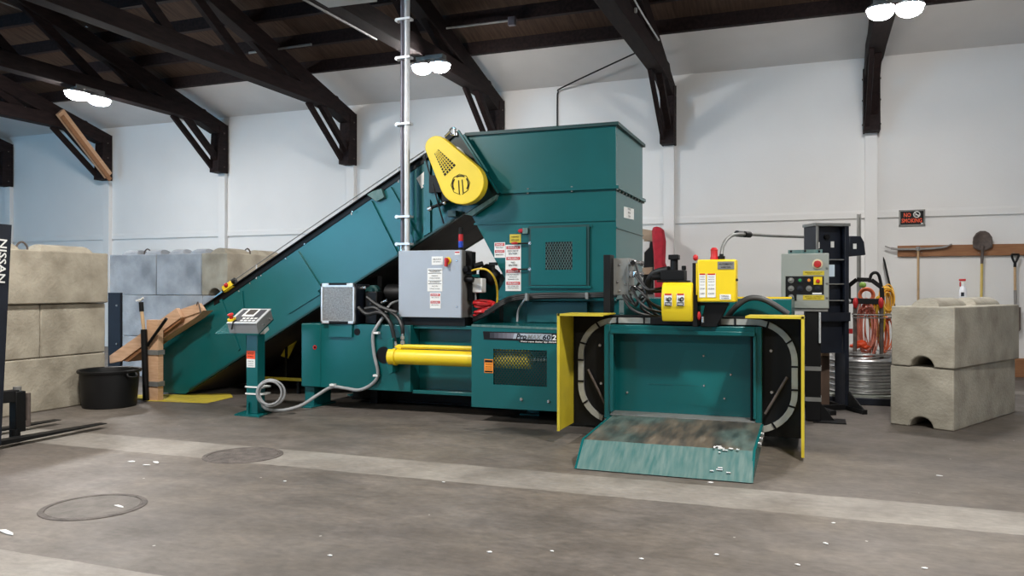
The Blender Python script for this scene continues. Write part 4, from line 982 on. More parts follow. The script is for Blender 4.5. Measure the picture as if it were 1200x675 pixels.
# tub
tc_ = Vector((-7.83, 7.215, 0))
TU = thing('tub', tc_, 'round black plastic tub on the floor against the left block wall', 'tub')
MB().lathe([(0, .012), (.27, .012), (.285, 0), (.295, .01), (.325, .36), (.32, .40), (.345, .405), (.35, .43), (.34, .44), (.322, .432), (.308, .38), (.28, .03), (0, .025)], tc_, 44).build('body', TUBM, TU)
for s in (-1, 1):
    MB().tube([tc_ + Vector((s * .335, -.07, .40)), tc_ + Vector((s * .36, -.05, .36)), tc_ + Vector((s * .36, .05, .36)), tc_ + Vector((s * .335, .07, .40))], .012, 8).build('handle', TUBM, TU)
# yellow floor paint
m = MB(); q = [at(x, y, Z=.002) for x, y in ((155, 463), (270, 461), (273, 465.5), (243, 472.5), (172, 470), (155, 467))]
m.prism(q, (0, 0, .002)); structure(m.build('floor_marking', FLOORY))

# ------------------------------------------------------------------ electrical cabinet and riser
EX0, EX1, EY, EZ0, EZ1 = at(467, 330, Y=7.95).x, at(540.5, 330, Y=7.95).x, 7.95, 1.075, 1.815
EC = thing('electrical_cabinet', ((EX0 + EX1) / 2, 8.1, .985), 'grey steel electrical cabinet with red rotary switch, mounted on the baler', 'cabinet')
MB().box(EX0, EX1, EY + .03, EY + .30, EZ0, EZ1).build('body', GREYD, EC, bevel=.006)
ED = MB().box(EX0, EX1, EY, EY + .028, EZ0, EZ1).build('door', GREY, EC, bevel=.006)
MB().box(EX0 + .02, EX1 + .02, EY + .05, EY + .28, .986, EZ0).build('skid', BLK, EC)
p = at(525, 305.5, Y=EY); m = MB().rod(p + Vector((0, -.012, 0)), p, .040, 24); m.build('switch_plate', YEL, ED)
m = MB(); m.rod(p + Vector((-.004, -.035, 0)), p + Vector((-.004, -.01, 0)), .026, 18); m.box(p.x - .022, p.x + .006, EY - .05, EY - .012, p.z - .065, p.z + .03); m.build('rotary_handle', RED, ED, bevel=.003)
label_px(ED, 506, 300.5, 519, 310.5, EY, [('ink', .25, .40, 'MAIN'), ('ink', .55, .70, 'DISCONNECT')])
label_px(ED, 501, 314.5, 518.5, 341.5, EY, [('black', .06, .085, ''), ('ink', .10, .17, 'WARNING'), ('black', .20, .22, ''), ('ink', .29, .35, 'HIGH', .4), ('ink', .39, .45, 'VOLTAGE'), ('black', .53, .55, ''), ('ink', .565, .63, 'AVISO'), ('black', .66, .68, ''), ('ink', .74, .80, 'ALTO', .4), ('ink', .86, .92, 'VOLTAJE')])
label_px(ED, 504, 343, 516.5, 361.5, EY, [('red', .06, .22, 'DANGER'), ('ink', .27, .34, '480 VOLTS'), ('red', .52, .68, 'PELIGRO'), ('ink', .74, .81, '480 VOLTIOS')])
label_px(ED, 533, 294.5, 539, 298.5, EY, [('red', .1, .5, '')], WHITE, 'rating_plate')
m = MB(); bolts_px(m, [(535.5, 305.5), (535.5, 359.5)], EY, .010, .01); build_each(m, 'door_lock', CHROME, ED)
b0 = at(540, 293, Y=8.05)
m = MB().lathe([(.022, 0), (.022, .04), (.026, .05)], (b0.x, 8.05, EZ1), 14); m.build('beacon_base', BLK, EC)
MB().lathe([(0, .0), (.027, .0), (.027, .07), (0, .07)], (b0.x, 8.05, EZ1 + .03), 16).build('beacon_blue', BLUE, EC)
MB().lathe([(0, .0), (.027, .0), (.027, .075), (0, .075)], (b0.x, 8.05, EZ1 + .10), 16).build('beacon_red', RED, EC)
MB().lathe([(0, .0), (.027, .0), (.025, .075), (0, .08)], (b0.x, 8.05, EZ1 + .175), 16).build('beacon_cap', BLK, EC)
m = MB(); m.box(EX1, EX1 + .07, EY + .12, EY + .24, 1.55, 1.80); m.rod((EX1 + .04, EY + .1, 1.62), (EX1 + .04, EY + .02, 1.6), .03, 10); m.rod((EX1, EY + .1, 1.5), (EX1 + .10, EY + .1, 1.49), .035, 12); m.build('side_terminal', BLK, EC, bevel=.004)
VC = thing('conduit_riser', at(477, 290, Y=8.1), 'tall bright steel conduit rising from the grey cabinet to the roof', 'conduit')
xc = at(477, 200, Y=8.1).x; xd_ = at(470.5, 200, Y=8.1).x
MB().rod((xc, 8.1, EZ1), (xc, 8.1, 6.85), .032, 18).build('pipe', GALV, VC)
MB().rod((xd_, 8.12, EZ1 + .06), (xd_, 8.12, 6.85), .022, 14).build('pipe', GLOVE, VC)
for py in (23, 68, 145.5, 254, 286):
    z = at(474, py, Y=8.1).z
    m = MB(); m.box(xd_ - .05, xc + .055, 8.055, 8.15, z - .012, z + .012); m.rod((xd_ - .055, 8.08, z), (xd_ - .055, 8.14, z), .022, 10); m.build('clamp', GALV, VC)
MB().rod((xd_, 8.12, EZ1), (xd_, 8.12, EZ1 + .08), .032, 14).build('fitting', CHROME, VC)

# ------------------------------------------------------------------ operator console at the left
b_ = at(297, 486.5, Z=0)
CN = thing('control_console', b_, 'teal pedestal console with tilted grey panel standing left of the baler', 'console')
Yp = b_.y
xa, xb = at(288.6, 440, Y=Yp).x, at(303.5, 440, Y=Yp).x
M30 = None
q = [at(x, y, Z=0) for x, y in ((274.5, 487), (304, 489.5), (320, 483), (292, 481))]
MB().prism(q, (0, 0, .016)).build('base_plate', TEAL, CN)
zc = at(296, 392, Y=Yp).z
PP = MB().box(xa, xb - .02, Yp - .0, Yp + .13, .016, zc).build('post', TEAL, CN, bevel=.006)
label_px(CN, 289.3, 411, 299, 420.5, Yp, [('ink', .2, .5, 'NOTICE'), ('ink', .6, .8, 'READ MANUAL')], ORED)
label_px(CN, 289.3, 420.8, 299, 430.5, Yp, [('ink', .15, .35, 'OPERATOR'), ('ink', .45, .6, 'CONTROLS'), ('ink', .7, .85, 'STATION')])
m = MB()
for py in (453.5, 461.5): z = at(296, py, Y=Yp).z; m.box(xa - .008, xb + .05, Yp - .008, Yp + .138, z - .008, z + .008)
build_each(m, 'cable_tie', WHITE, CN)
MB().prism([Vector((xa + .02, Yp - .0, .016)), Vector((xa + .05, Yp - .0, .016)), Vector((xa + .05, Yp, .14)), Vector((xa + .035, Yp, .15))], (0, -.03, 0)).build('gusset', TEAL, CN)
# tilted mounting plate and enclosure
A0 = at(251.5, 391, Y=7.12); A1 = at(302.5, 392, Y=7.12); A3 = at(320.5, 374, Y=7.52); A2 = A0 + (A3 - A1)
un = (A1 - A0).normalized(); ud = (A2 - A0); nn = un.cross(ud.normalized()).normalized()
MB().prism([A0, A1, A3, A2], -nn * .012).build('tray', TEAL, CN)
e0 = at(268.5, 390, Y=7.14); W_ = (A1 - A0)
def on(u, v, h): return A0 + W_ * u + ud * v + nn * h
K = MB(); bot = [on(.34, .03, .001), on(1., .03, .001), on(1., .98, .001), on(.34, .98, .001)]
K.prism(bot, nn * .115); ENC = K.build('enclosure', mat('console_grey', (.27, .27, .275), .5, var=.06), CN, bevel=.004)
def quad(u0, u1, v0, v1, h, th): return [on(u0, v0, h), on(u1, v0, h), on(u1, v1, h), on(u0, v1, h)], nn * th
MB().prism(*quad(.33, 1.01, .02, .99, .117, .012)).build('front_panel', GALV, CN, bevel=.003)
FP = MB().prism(*quad(.40, .95, .10, .90, .129, .002)).build('keypad', mat('console_dark', (.06, .06, .07), .4, var=.1), CN)
MB().prism(*quad(.52, .80, .44, .93, .131, .003)).build('screen_bezel', WHITE, FP); MB().prism(*quad(.57, .76, .54, .88, .134, .002)).build('screen', mat('screen_grey', (.10, .09, .085), .15, var=.05), FP)
m = MB()
for r_ in range(2):
    for c_ in range(4): m.prism(*quad(.60 + c_ * .09, .66 + c_ * .09, .12 + r_ * .15, .20 + r_ * .15, .131, .003))
build_each(m, 'key', WHITE, FP)
m = MB(); pz = on(.40, .18, .131); m.rod(pz, pz + nn * .02, .045, 18); m.build('stop_collar', YEL, FP)
m = MB(); m.lathe([(0, .06), (.030, .055), (.034, .045), (.02, .03), (.02, 0), (0, 0)], pz + nn * .02, 16, nn); m.build('stop_button', RED, FP)
MB().tube([pz + nn * .0 + un * .06, pz + un * .05 - ud.normalized() * .06, pz + un * .04 - ud.normalized() * .12 - nn * .06], .01, 6).build('key_tag', BLK, FP)
m = MB(); m.rod(on(1.0, .75, .05), on(1.05, .75, .05), .014, 10); m.rod(on(1.0, .35, .05), on(1.03, .35, .05), .012, 10); build_each(m, 'gland', CHROME, CN)
MB().prism(*quad(.86, 1.0, .35, .62, -.06, .04)).build('connector', WHITE, CN)
# its cable
CB = thing('cable', at(316, 477, Y=7.3), 'grey cable coiled at the console and running up the baler side', 'cable')
m = MB()
for k, (dx, dr) in enumerate(((0, 0), (.02, .012), (-.012, .02))):
    m.ring(at(317 + dx * 100, 460.5, Y=7.30 - .028 * k), (-.5, .85, 0), .146 - dr, .0115, 8, 22)
m.build('coil', CABLE, CB)
MB().tube([at(304, 470, Y=7.33), at(312, 479, Y=7.36), at(330, 481, Z=.016), at(352, 475.5, Y=7.72), at(372, 463, Y=7.90), at(389, 453.6, Y=7.925), at(405, 455, Y=7.925), at(421, 457, Y=7.925), at(436, 450, Y=7.925), at(443, 438, Y=7.92), at(438.5, 415, Y=7.92), at(437, 393, Y=7.92), at(442, 382, Y=7.92), at(449, 372, Y=7.96)], .019, 10).build('run', CABLE, CB)
m = MB()
for px, py in ((441.5, 390), (441, 440), (390, 451)): p = at(px, py, Y=7.92); m.obox(p, (.06, .05, .022))
build_each(m, 'cable_clip', WHITE, CB)

# ------------------------------------------------------------------ right hand control panel on its post
GP = thing('operator_station', (-.02, 9.1, 0), 'grey-green push button panel with red stop button on a black post, right of yellow guards', 'operator station')
YQ = 8.92
kx0, kx1 = at(915.5, 330, Y=YQ).x, at(971.5, 330, Y=YQ).x; kz1, kz0 = at(943, 297, Y=YQ).z, at(943, 361.5, Y=YQ).z
BX = MB().box(kx0, kx1, YQ, YQ + .2, kz0, kz1).build('box', GREYG, GP, bevel=.008)
x0 = at(923, 295, Y=YQ).x; x1 = at(964, 295, Y=YQ).x
MB().box(x0, x1, YQ + .14, YQ + .20, kz1, kz1 + .045).build('top_bracket', TEALW, GP, bevel=.003)
m = MB(); bolts_px(m, [(927, 294.5), (943.5, 294), (960, 294.5)], YQ + .14, .012, .01); build_each(m, 'bracket_bolt', INK, GP)
m = MB(); m.box(kx0 + .02, kx1 - .01, YQ + .02, YQ + .18, kz0 - .03, kz0 - .001); m.build('bottom_bracket', GREYD, GP)
p = at(958, 309.5, Y=YQ); MB().rod(p + Vector((0, -.014, 0)), p, .052, 24).build('stop_collar', mat('cream_ring', (.72, .58, .38), .5, var=.05), GP)
MB().lathe([(0, .05), (.032, .046), (.037, .035), (.025, .014), (.025, 0)], p, 22, (0, -1, 0)).build('stop_button', RED, GP)
label_px(GP, 941, 317.5, 966, 322.5, YQ, [('ink', .2, .45, 'EMERGENCY STOP', .8), ('ink', .55, .8, 'PUSH TO STOP', .6)], YELD, 'button_label')
label_px(GP, 941, 346, 966, 351.5, YQ, [('ink', .2, .45, 'MANUAL CONTROLS', .8), ('ink', .55, .8, 'TRAINED STAFF ONLY', .7)], YELD, 'button_label')
BP = plate_px(MB(), [(920.5, 323.7), (965.5, 323.7), (965.5, 345.3), (933.5, 345.3), (933.5, 352.5), (920.5, 352.5)], YQ - .004, .004).build('button_plate', BLK, GP)
yq = YQ - .004
for px, py, mm_, nm in ((927, 328.5, CHROME, 'selector_switch'), (937.5, 328.5, GRN, 'push_button'), (948, 328.5, ORANGE, 'push_button'), (927, 338, GREYD, 'selector_switch'), (937.5, 338, BLKB, 'push_button'), (948, 338, GREYD, 'selector_switch'), (958.5, 338, BLKB, 'push_button'), (927, 348.3, CHROME, 'selector_switch')):
    p = at(px, py, Y=yq); c_ = MB().rod(p + Vector((0, -.012, 0)), p, .030, 18).build(nm, GREYD if mm_ in (CHROME, GREYD) else BLKB, GP)
    MB().lathe([(0, .018), (.014, .016), (.017, .0)], p + Vector((0, -.012, 0)), 14, (0, -1, 0)).build('button_cap', mm_, c_)
p = at(958.5, 329, Y=yq); MB().box(p.x - .042, p.x + .042, yq - .006, yq, p.z - .04, p.z + .04).build('button_legend', YEL, GP)
MB().lathe([(0, .03), (.016, .028), (.020, .02), (.014, .0)], p + Vector((0, -.006, -.004)), 16, (0, -1, 0)).build('push_button', RED, GP)
plate_px(MB(), [(952, 343), (963, 343), (963, 345), (952, 345)], yq - .003, .003).build('name_strip', WHITE, GP)
m = MB(); bolts_px(m, [(969, 314), (969, 332), (969, 349)], YQ, .012, .012); build_each(m, 'door_screw', GREYD, GP)
MB().box(kx1, kx1 + .055, YQ + .06, YQ + .07, at(973, 324, Y=YQ).z, at(973, 310, Y=YQ).z).build('tag', mat('pale_blue_tag', (.50, .60, .70), .5, var=.05), GP)
PO = MB().box(-.096, .056, 8.96, 9.14, .012, kz0 - .03).build('post', BLK, GP, bevel=.006)
for py in (432, 468): z = at(953, py, Y=8.96).z; MB().box(-.101, .061, 8.955, 9.145, z - .022, z + .022).build('strap', GREYD, PO)
MB().box(-.02, .30, 8.9, 9.2, 0, .012).build('base_plate', BLK, GP)
MB().prism([(.056, 9.05, .012), (.19, 9.05, .012), (.056, 9.05, .19)], (0, .012, 0)).build('gusset', BLK, GP)
MB().rod((.045, 8.94, at(961, 402, Y=8.94).z), (.045, 8.94, at(961, 366, Y=8.94).z), .012, 10).build('conduit', GALV, GP)
# tall black tie-strap cabinet
ang = math.radians(29)
SCB = thing('steel_cabinet', (.007, 9.8, 0), 'tall open black steel cabinet standing behind the grey-green button panel', 'cabinet', None, ang)
Wc, Dc, Hc = .41, .27, 2.11
m = MB(); m.box(0, .02, 0, Dc, 0, Hc); m.box(Wc - .05, Wc, 0, .05, 0, Hc); m.box(Wc - .02, Wc, .05, Dc, 0, Hc); m.box(.02, Wc - .05, .10, .12, .85, Hc); m.box(.02, Wc - .02, Dc - .02, Dc, .85, Hc); m.build('shell', BLKB, SCB, local=True, bevel=.003)
m = MB(); m.box(-.015, Wc + .01, -.015, Dc + .01, Hc, Hc + .035); m.box(0, .03, -.012, 0, .9, Hc); m.build('top_frame', GREYD, SCB, local=True, bevel=.003)
for z in (1.25, 1.44, 1.72): MB().box(.02, Wc - .05, .02, .10, z, z + .012).build('shelf', GREYD, SCB, local=True)
m = MB(); m.box(.06, .10, .094, .10, 1.86, 1.93); m.box(.24, .28, .094, .10, 1.87, 1.94); build_each(m, 'tag', WHITE, SCB, local=True)
MB().rod((.18, .06, 1.99), (.18, .10, 1.99), .03, 12).build('knob', BLK, SCB, local=True)
MB().box(.0, Wc, -.03, 0, 1.02, 1.12).build('cross_bar', BLKB, SCB, local=True)
MB().box(.02, Wc - .05, .06, .08, .65, 1.02).build('apron', BLKB, SCB, local=True)
m = MB(); m.prism([(Wc, 0, 2.0), (Wc + .15, 0, 2.0), (Wc + .19, 0, 1.93), (Wc + .21, 0, 1.78), (Wc, 0, 1.76)], (0, .14, 0)); m.build('side_hood', BLKB, SCB, local=True, bevel=.01)
MB().box(Wc + .05, Wc + .09, -.004, 0, 1.85, 1.91).build('tag', WHITE, SCB, local=True)
m = MB(); m.box(-.02, .05, -.35, .40, 0, .05); m.box(Wc - .05, Wc + .01, -.35, .40, 0, .05); m.prism([(Wc - .04, -.35, .05), (Wc - .04, -.05, .05), (Wc - .04, -.05, .22)], (.02, 0, 0)); m.box(.05, Wc - .05, -.02, .04, .0, .06)
m.build('foot', BLK, SCB, local=True, bevel=.004)
SP = thing('strut_post', at(1005, 442, Z=0), 'slim grey strut post standing behind the black cabinet hood', 'post')
yp_ = 11.9; x0 = at(1004, 300, Y=yp_).x; x1 = at(1009, 300, Y=yp_).x
SP.location = ((x0 + x1) / 2, yp_, 0); OFF[SP] = Vector(SP.location)
m = MB(); m.box(x0, x0 + .012, yp_ - .03, yp_ + .03, .01, at(1006, 251, Y=yp_).z); m.box(x1 - .012, x1, yp_ - .03, yp_ + .03, .01, at(1006, 251, Y=yp_).z); m.box(x0, x1, yp_ + .018, yp_ + .03, .01, at(1006, 251, Y=yp_).z); m.build('channel', GREYD, SP)
MB().box(x0 - .06, x1 + .06, yp_ - .09, yp_ + .09, 0, .01).build('foot', GREYD, SP)

# ------------------------------------------------------------------ wire coil on its dispenser
wc = Vector((.56, 10.9, 0))
DS = thing('coil_stand', wc, 'dark steel stand with three uprights and black hexagon frame holding the wire coil', 'stand')
m = MB(); m.box(wc.x - .46, wc.x + .46, wc.y - .46, wc.y + .46, .0, .09); m.build('base', BLKB, DS, bevel=.01)
MB().box(wc.x - .44, wc.x + .44, wc.y - .455, wc.y + .44, .09, .115).build('base_board', GREYG, DS)
ph = [at(1002, 400, Y=10.65), at(1024, 400, Y=11.05), at(1033, 400, Y=10.65)]
hz = at(1015, 357, Y=10.7).z
for p in ph: MB().rod((p.x, p.y, .115), (p.x, p.y, hz), .024, 12).build('upright', RUST, DS)
for px in (1002.5, 1032.5): p = at(px, 355, Y=10.62); MB().ball(p, .034, (.9, .9, 2.)).build('grip', RED, DS)
m = MB(); m.bar(at(994, 352.5, Y=10.65), at(1034, 353.5, Y=10.65), .06, .07); m.build('top_bar', BLK, DS, bevel=.006)
hexp = [(994.5, 352), (994.5, 335), (1004, 327.5), (1021, 328), (1033, 337), (1034, 352)]
m = MB()
for a_, b_ in zip(hexp, hexp[1:]): m.bar(at(*a_, Y=10.7), at(*b_, Y=10.7), .05, .045, (0, 1, 0))
m.build('hexagon_frame', BLK, DS, bevel=.004)
MB().tube([at(1019, 331, Y=10.75), at(1021, 322, Y=10.75), at(1026, 319.5, Y=10.75), at(1030, 323, Y=10.75), at(1033, 336, Y=10.75)], .018, 8).build('hoop_handle', BLK, DS)
m = MB(); hc_ = (ph[0] + ph[2]) / 2
for py in (368.5, 372): z = at(1018, py, Y=10.7).z; m.ring((hc_.x + .03, hc_.y + .15, z), (0, 0, 1), .28, .008, 6, 26)
build_each(m, 'hoop_rail', GREYD, DS)
m = MB(); m.tube([at(985, 354, Y=10.5), at(990, 351.5, Y=10.5), at(996, 353, Y=10.55)], .02, 8); m.build('cord_grip', GALV, DS)
WC = thing('wire_coil', wc + Vector((0, 0, .115)), 'shiny stacked coil of baling wire on the dark stand behind the blocks', 'wire coil')
prof = [(.345, .0)]
for k in range(11): z = .012 + k * .038; prof += [(.405, z - .010), (.425 - .006 * (k % 2), z + .006), (.425 - .008 * ((k + 1) % 2), z + .020), (.40, z + .027)]
prof += [(.375, .432), (.345, .42), (.345, 0.)]
MB().lathe(prof, wc + Vector((0, 0, .117)), 56).build('coil', COIL, WC)
m = MB()
for k in range(7): m.ring(wc + Vector((random.uniform(-.02, .02), random.uniform(-.02, .02), .545 + .012 * k)), (random.uniform(-.1, .1), random.uniform(-.1, .1), 1), .30 + .016 * k, .006, 6, 30)
m.build('loose_turns', COIL, WC)
# small clutter on the coil
RG = thing('rag', at(1008, 405, Y=10.7), 'crumpled orange rag lying on top of the wire coil', 'rag')
m = MB(); c = at(1008, 403, Y=10.72); m.ball(c, .085, (1.1, .8, .55), 18); m.ball(c + Vector((.05, 0, -.03)), .06, (1.2, .9, .5), 14); m.ball(c + Vector((-.06, 0, -.03)), .05, (1.1, .9, .6), 12)
for v in m.bm.verts: v.co += Vector((math.sin(v.co.x * 90) * .008, 0, math.sin(v.co.x * 70 + v.co.z * 60) * .008))
m.build('cloth', ORED, RG)
def cord(name, cx_, cy_, Y, rw, rh, mm, label, nn_=7, tilt=.35, top=None):
    t = thing(name, at(cx_, cy_ + rh, Y=Y), label, 'cord')
    m = MB(); c = at(cx_, cy_, Y=Y); k_ = 10.2 / F
    nn_ += 5
    for i in range(nn_):
        m.ring(c + Vector((random.uniform(-.035, .035), -.014 * i + .08, random.uniform(-.05, .05))), (random.uniform(-tilt, tilt), 1, random.uniform(-.15, .15)), 1., .0075, 6, 22, rw * k_ * random.uniform(.45, 1.1), rh * k_ * random.uniform(.75, 1.05))
    m.build('loops', mm, t)
    m = MB(); p = at(cx_, cy_ - rh * .75, Y=Y); m.tube([p + Vector((-.05, -.1, 0)), p + Vector((0, -.12, .02)), p + Vector((.05, -.1, 0)), p + Vector((.02, .1, -.03)), p + Vector((-.04, .08, -.02))], .014, 7, True); m.build('wrap', mm, t)
    return t
cord('extension_cord', 1016.5, 385, 10.95, 9.5, 30, CORDR, 'faded orange extension cord hanging in loops inside the coil stand', 8)
cord('extension_cord', 1029, 372, 11.0, 6, 24, CORDY, 'yellow extension cord hanging in loops at the right of the coil stand', 6)
cord('extension_cord', 1038, 352, 11.1, 6, 17, mat('amber_cord', (.75, .40, .03), .5, var=.1), 'short amber cord bundle hanging beside the upper concrete block', 6)
cord('extension_cord', 1037, 390, 11.1, 6, 22, CORDO, 'red-orange cord hanging low beside the upper concrete block', 5)
t = thing('hose_coil', at(1016, 360, Y=10.8), 'brown-red coiled hose ring on the black hexagon frame', 'hose')
m = MB()
for k in range(4): m.ring(at(1015.5, 346, Y=10.80 + .02 * k), (0, 1, .1), .085 - .006 * k, .014, 8, 20)
m.build('hose', CORDO, t)
bl = at(1011, 334, Y=10.68)
t = thing('ball', bl, 'small olive green ball hanging in the black hexagon frame', 'ball')
MB().ball(bl, .042, (1, 1, .9)).build('sphere', OLIVE, t); MB().rod(bl + Vector((0, 0, .03)), at(1011, 327.5, Y=10.68), .005, 6).build('string', RUB, t)
t = thing('canister', at(997, 393, Y=10.5), 'small white canister with red base hanging on the coil stand', 'canister')
c = at(997, 388, Y=10.5); MB().lathe([(0, .0), (.022, 0), (.022, .16), (.012, .19), (.012, .22), (0, .22)], c, 14).build('body', WHITE, t); MB().lathe([(0, -.03), (.023, -.03), (.023, .03), (0, .03)], c, 14).build('base', RED, t)
t = thing('crate', at(968, 445, Y=10.3), 'brown wooden crate glimpsed between the black post and cabinet', 'crate')
q0 = at(961.5, 410, Y=10.24); MB().box(q0.x, q0.x + .10, 10.24, 10.40, 0, q0.z).build('box', mat('dark_crate_wood', (.10, .06, .04), .7, var=.2), t, bevel=.004); MB().box(q0.x + .005, q0.x + .095, 10.23, 10.24, q0.z - .07, q0.z - .02).build('slat', WOODX, t)

# ------------------------------------------------------------------ wall tools at right
WF = WY
TBD = thing('tool_board', at(1125, 300, Y=WF), 'long brown timber board fixed along the wall holding tools', 'board')
x0 = at(1051.5, 294, Y=WF).x
z1, z0 = at(1052, 288.2, Y=WF).z, at(1052, 301, Y=WF).z
MB().box(x0, 5.2, WF - .055, WF - .013, z0, z1).build('plank', WOODB, TBD, bevel=.004)
m = MB()
for px in (1073, 1080, 1147, 1155, 1188): m.rod(at(px, 296, Y=WF - .05), at(px, 296, Y=WF - .135), .007, 8)
build_each(m, 'peg', BARE, TBD)
Yt = WF - .105
PK = thing('pickaxe', at(1076, 352, Y=Yt), 'grey pickaxe with pale handle hung on the wall board, left of the shovel', 'pickaxe')
hd = [(1037, 288.5), (1044, 291), (1052, 292), (1064, 292), (1076, 291.8), (1090, 291.2), (1104, 290), (1110, 288.5), (1115.5, 286)]
m = MB()
P_ = [at(x, y, Y=Yt) for x, y in hd]
for i, (a_, b_) in enumerate(zip(P_, P_[1:])): m.bar(a_, b_, .03, .035 if 0 < i < 7 else .02, (0, 1, 0) if False else (0, 0, 1))
m.rod(at(1076, 294, Y=Yt), at(1076, 289, Y=Yt), .032, 12)
m.build('head', BARE, PK, bevel=.004)
MB().rod(at(1076, 293, Y=Yt), at(1076, 356, Y=Yt), .018, 12).build('handle', HANDLE, PK)
SH = thing('shovel', at(1150, 400, Y=Yt), 'round-point shovel hung blade-up on the wall board, rusty blade above yellow handle', 'shovel')
sc = at(1151.5, 281, Y=Yt); k_ = 12.9 / F
ol = [(-9.6, 9), (-10.3, 3), (-9.6, -3), (-6.5, -8), (-2.5, -10.3), (2.5, -10.3), (6.5, -8), (9.6, -3), (10.3, 3), (9.6, 9), (4, 12), (-4, 12)]
m = MB(); n = len(ol); rings = []
for f, d in ((1., 0), (.75, .022), (.45, .035), (.15, .04)):
    rings.append([m.bm.verts.new(sc + Vector((x * k_ * f, d, -y * k_ * f))) for x, y in ol])
for A_, B_ in zip(rings, rings[1:]):
    for i in range(n): m._face((A_[i], A_[(i + 1) % n], B_[(i + 1) % n], B_[i]))
m._face(rings[-1])
bl_ = m.build('blade', RUST, SH); sd = bl_.modifiers.new('solid', 'SOLIDIFY'); sd.thickness = .006
MB().rod(at(1151.5, 288, Y=Yt - .0), at(1150.6, 309, Y=Yt), .024, 12, .021).build('socket', RUST, SH)
MB().rod(at(1150.6, 308, Y=Yt), at(1149.3, 392, Y=Yt), .020, 12).build('handle', YHAND, SH)
SD = thing('spade', at(1190, 395, Y=Yt), 'spade with black D-grip hanging blade-down at the right edge', 'spade')
g = [(1185.5, 298.5), (1187, 304), (1189.5, 308), (1192, 304), (1194, 298.5)]
m = MB(); m.tube([at(x, y, Y=Yt) for x, y in g], .016, 8); m.rod(at(1185, 298.2, Y=Yt), at(1194.5, 298.2, Y=Yt), .016, 10); m.rod(at(1189.5, 307, Y=Yt), at(1189.3, 313, Y=Yt), .022, 10); m.build('grip', BLK, SD)
MB().rod(at(1189.3, 312, Y=Yt), at(1189.6, 345, Y=Yt), .019, 12).build('shaft', HANDLE, SD)
MB().rod(at(1189.6, 340, Y=Yt), at(1190, 362, Y=Yt), .022, 12).build('socket', BARE, SD)
MB().prism(pxpoly([(1183.5, 360), (1196.5, 360), (1196.5, 386), (1190, 394), (1183.5, 386)], Yt), (0, .012, 0)).build('blade', RUST, SD, bevel=.004)
DB = thing('digging_bar', at(1067, 440, Z=0), 'dark steel digging bar leaning against the wall left of the pickaxe', 'bar')
a_ = at(1067, 440.5, Z=.01); b_ = at(1036, 305, Y=14.5)
MB().rod(a_, b_, .020, 10, .016).build('shaft', BLK, DB); MB().rod(b_, b_ + (b_ - a_).normalized() * .06, .016, 10, .003).build('point', BLK, DB)
SG = thing('no_smoking_sign', at(1068.5, 265, Y=WF), 'black no smoking sign with orange letters on the back wall', 'sign')
x0, x1 = at(1053.3, 255, Y=WF).x, at(1084, 255, Y=WF).x; z1, z0 = at(1068, 246, Y=WF).z, at(1068, 264.8, Y=WF).z
m = MB(); w_ = .022
m.box(x0, x1, WF - .03, WF - .012, z1 - w_, z1); m.box(x0, x1, WF - .03, WF - .012, z0, z0 + w_); m.box(x0, x0 + w_, WF - .03, WF - .012, z0, z1); m.box(x1 - w_, x1, WF - .03, WF - .012, z0, z1)
m.build('frame', GREYD, SG)
PLT = MB().box(x0 + .005, x1 - .005, WF - .025, WF - .012, z0 + .005, z1 - .005).build('plate', BLK, SG)
W_ = x1 - x0; H_ = z1 - z0; yt = WF - .027
MB().text('NO', (x0 + W_ * .32, yt, z0 + H_ * .68), NX, NZ, H_ * .27, W_ * .27, .02).build('lettering', ORED, PLT, flat=True)
MB().text('SMOKING', (x0 + W_ * .49, yt, z0 + H_ * .33), NX, NZ, H_ * .27, W_ * .78, .02).build('lettering', ORED, PLT, flat=True)
m = MB(); c = Vector((x0 + W_ * .68, yt - .002, z0 + H_ * .70)); m.ring(c, (0, 1, 0), .046, .008, 6, 20); m.bar(c + Vector((-.033, 0, .033)), c + Vector((.033, 0, -.033)), .013, .006, (0, 1, 0)); m.bar(c + Vector((-.03, .001, -.008)), c + Vector((.03, .001, -.008)), .011, .004, (0, 1, 0)); m.build('symbol', WHITE, PLT)
MB().box(x0 + W_ * .84, x0 + W_ * .92, yt, yt + .002, z0 + H_ * .10, z0 + H_ * .17).build('sticker', WHITE, PLT)
MB().box(x0 + .02, x1 - .02, WF - .012, WF, z0 + .02, z1 - .02).build('mount', GREYD, SG)
FB = thing('floor_board', at(1192, 441, Y=WF - .05), 'brown timber plank standing on edge along the wall base at right', 'board')
x0 = at(1180, 430, Y=WF - .05).x; MB().box(x0, 5.2, WF - .05, WF - .005, .0, at(1192, 420, Y=WF - .05).z).build('plank', WOODB, FB, bevel=.004)
# spray bottle on the upper block
sb = Vector((1.575, 10.36, 1.216)); SBT = thing('spray_bottle', sb, 'white spray bottle with red trigger on the upper concrete block', 'bottle')
MB().lathe([(0, 0), (.036, 0), (.04, .01), (.04, .14), (.03, .19), (.014, .215), (.014, .235), (0, .235)], sb, 18).build('body', mat('bottle_white', (.68, .70, .76), .35, var=.08, scale=20), SBT)
m = MB(); m.box(sb.x - .040, sb.x + .028, sb.y - .014, sb.y + .014, sb.z + .262, sb.z + .288); m.box(sb.x - .035, sb.x - .02, sb.y - .01, sb.y + .01, sb.z + .20, sb.z + .255); m.build('trigger', RED, SBT, bevel=.006)
MB().rod(sb + Vector((0, 0, .23)), sb + Vector((0, 0, .257)), .018, 12).build('collar', WHITE, SBT)
MB().box(sb.x - .026, sb.x + .006, sb.y - .0412, sb.y - .033, sb.z + .09, sb.z + .135).build('label', BLKB, SBT)

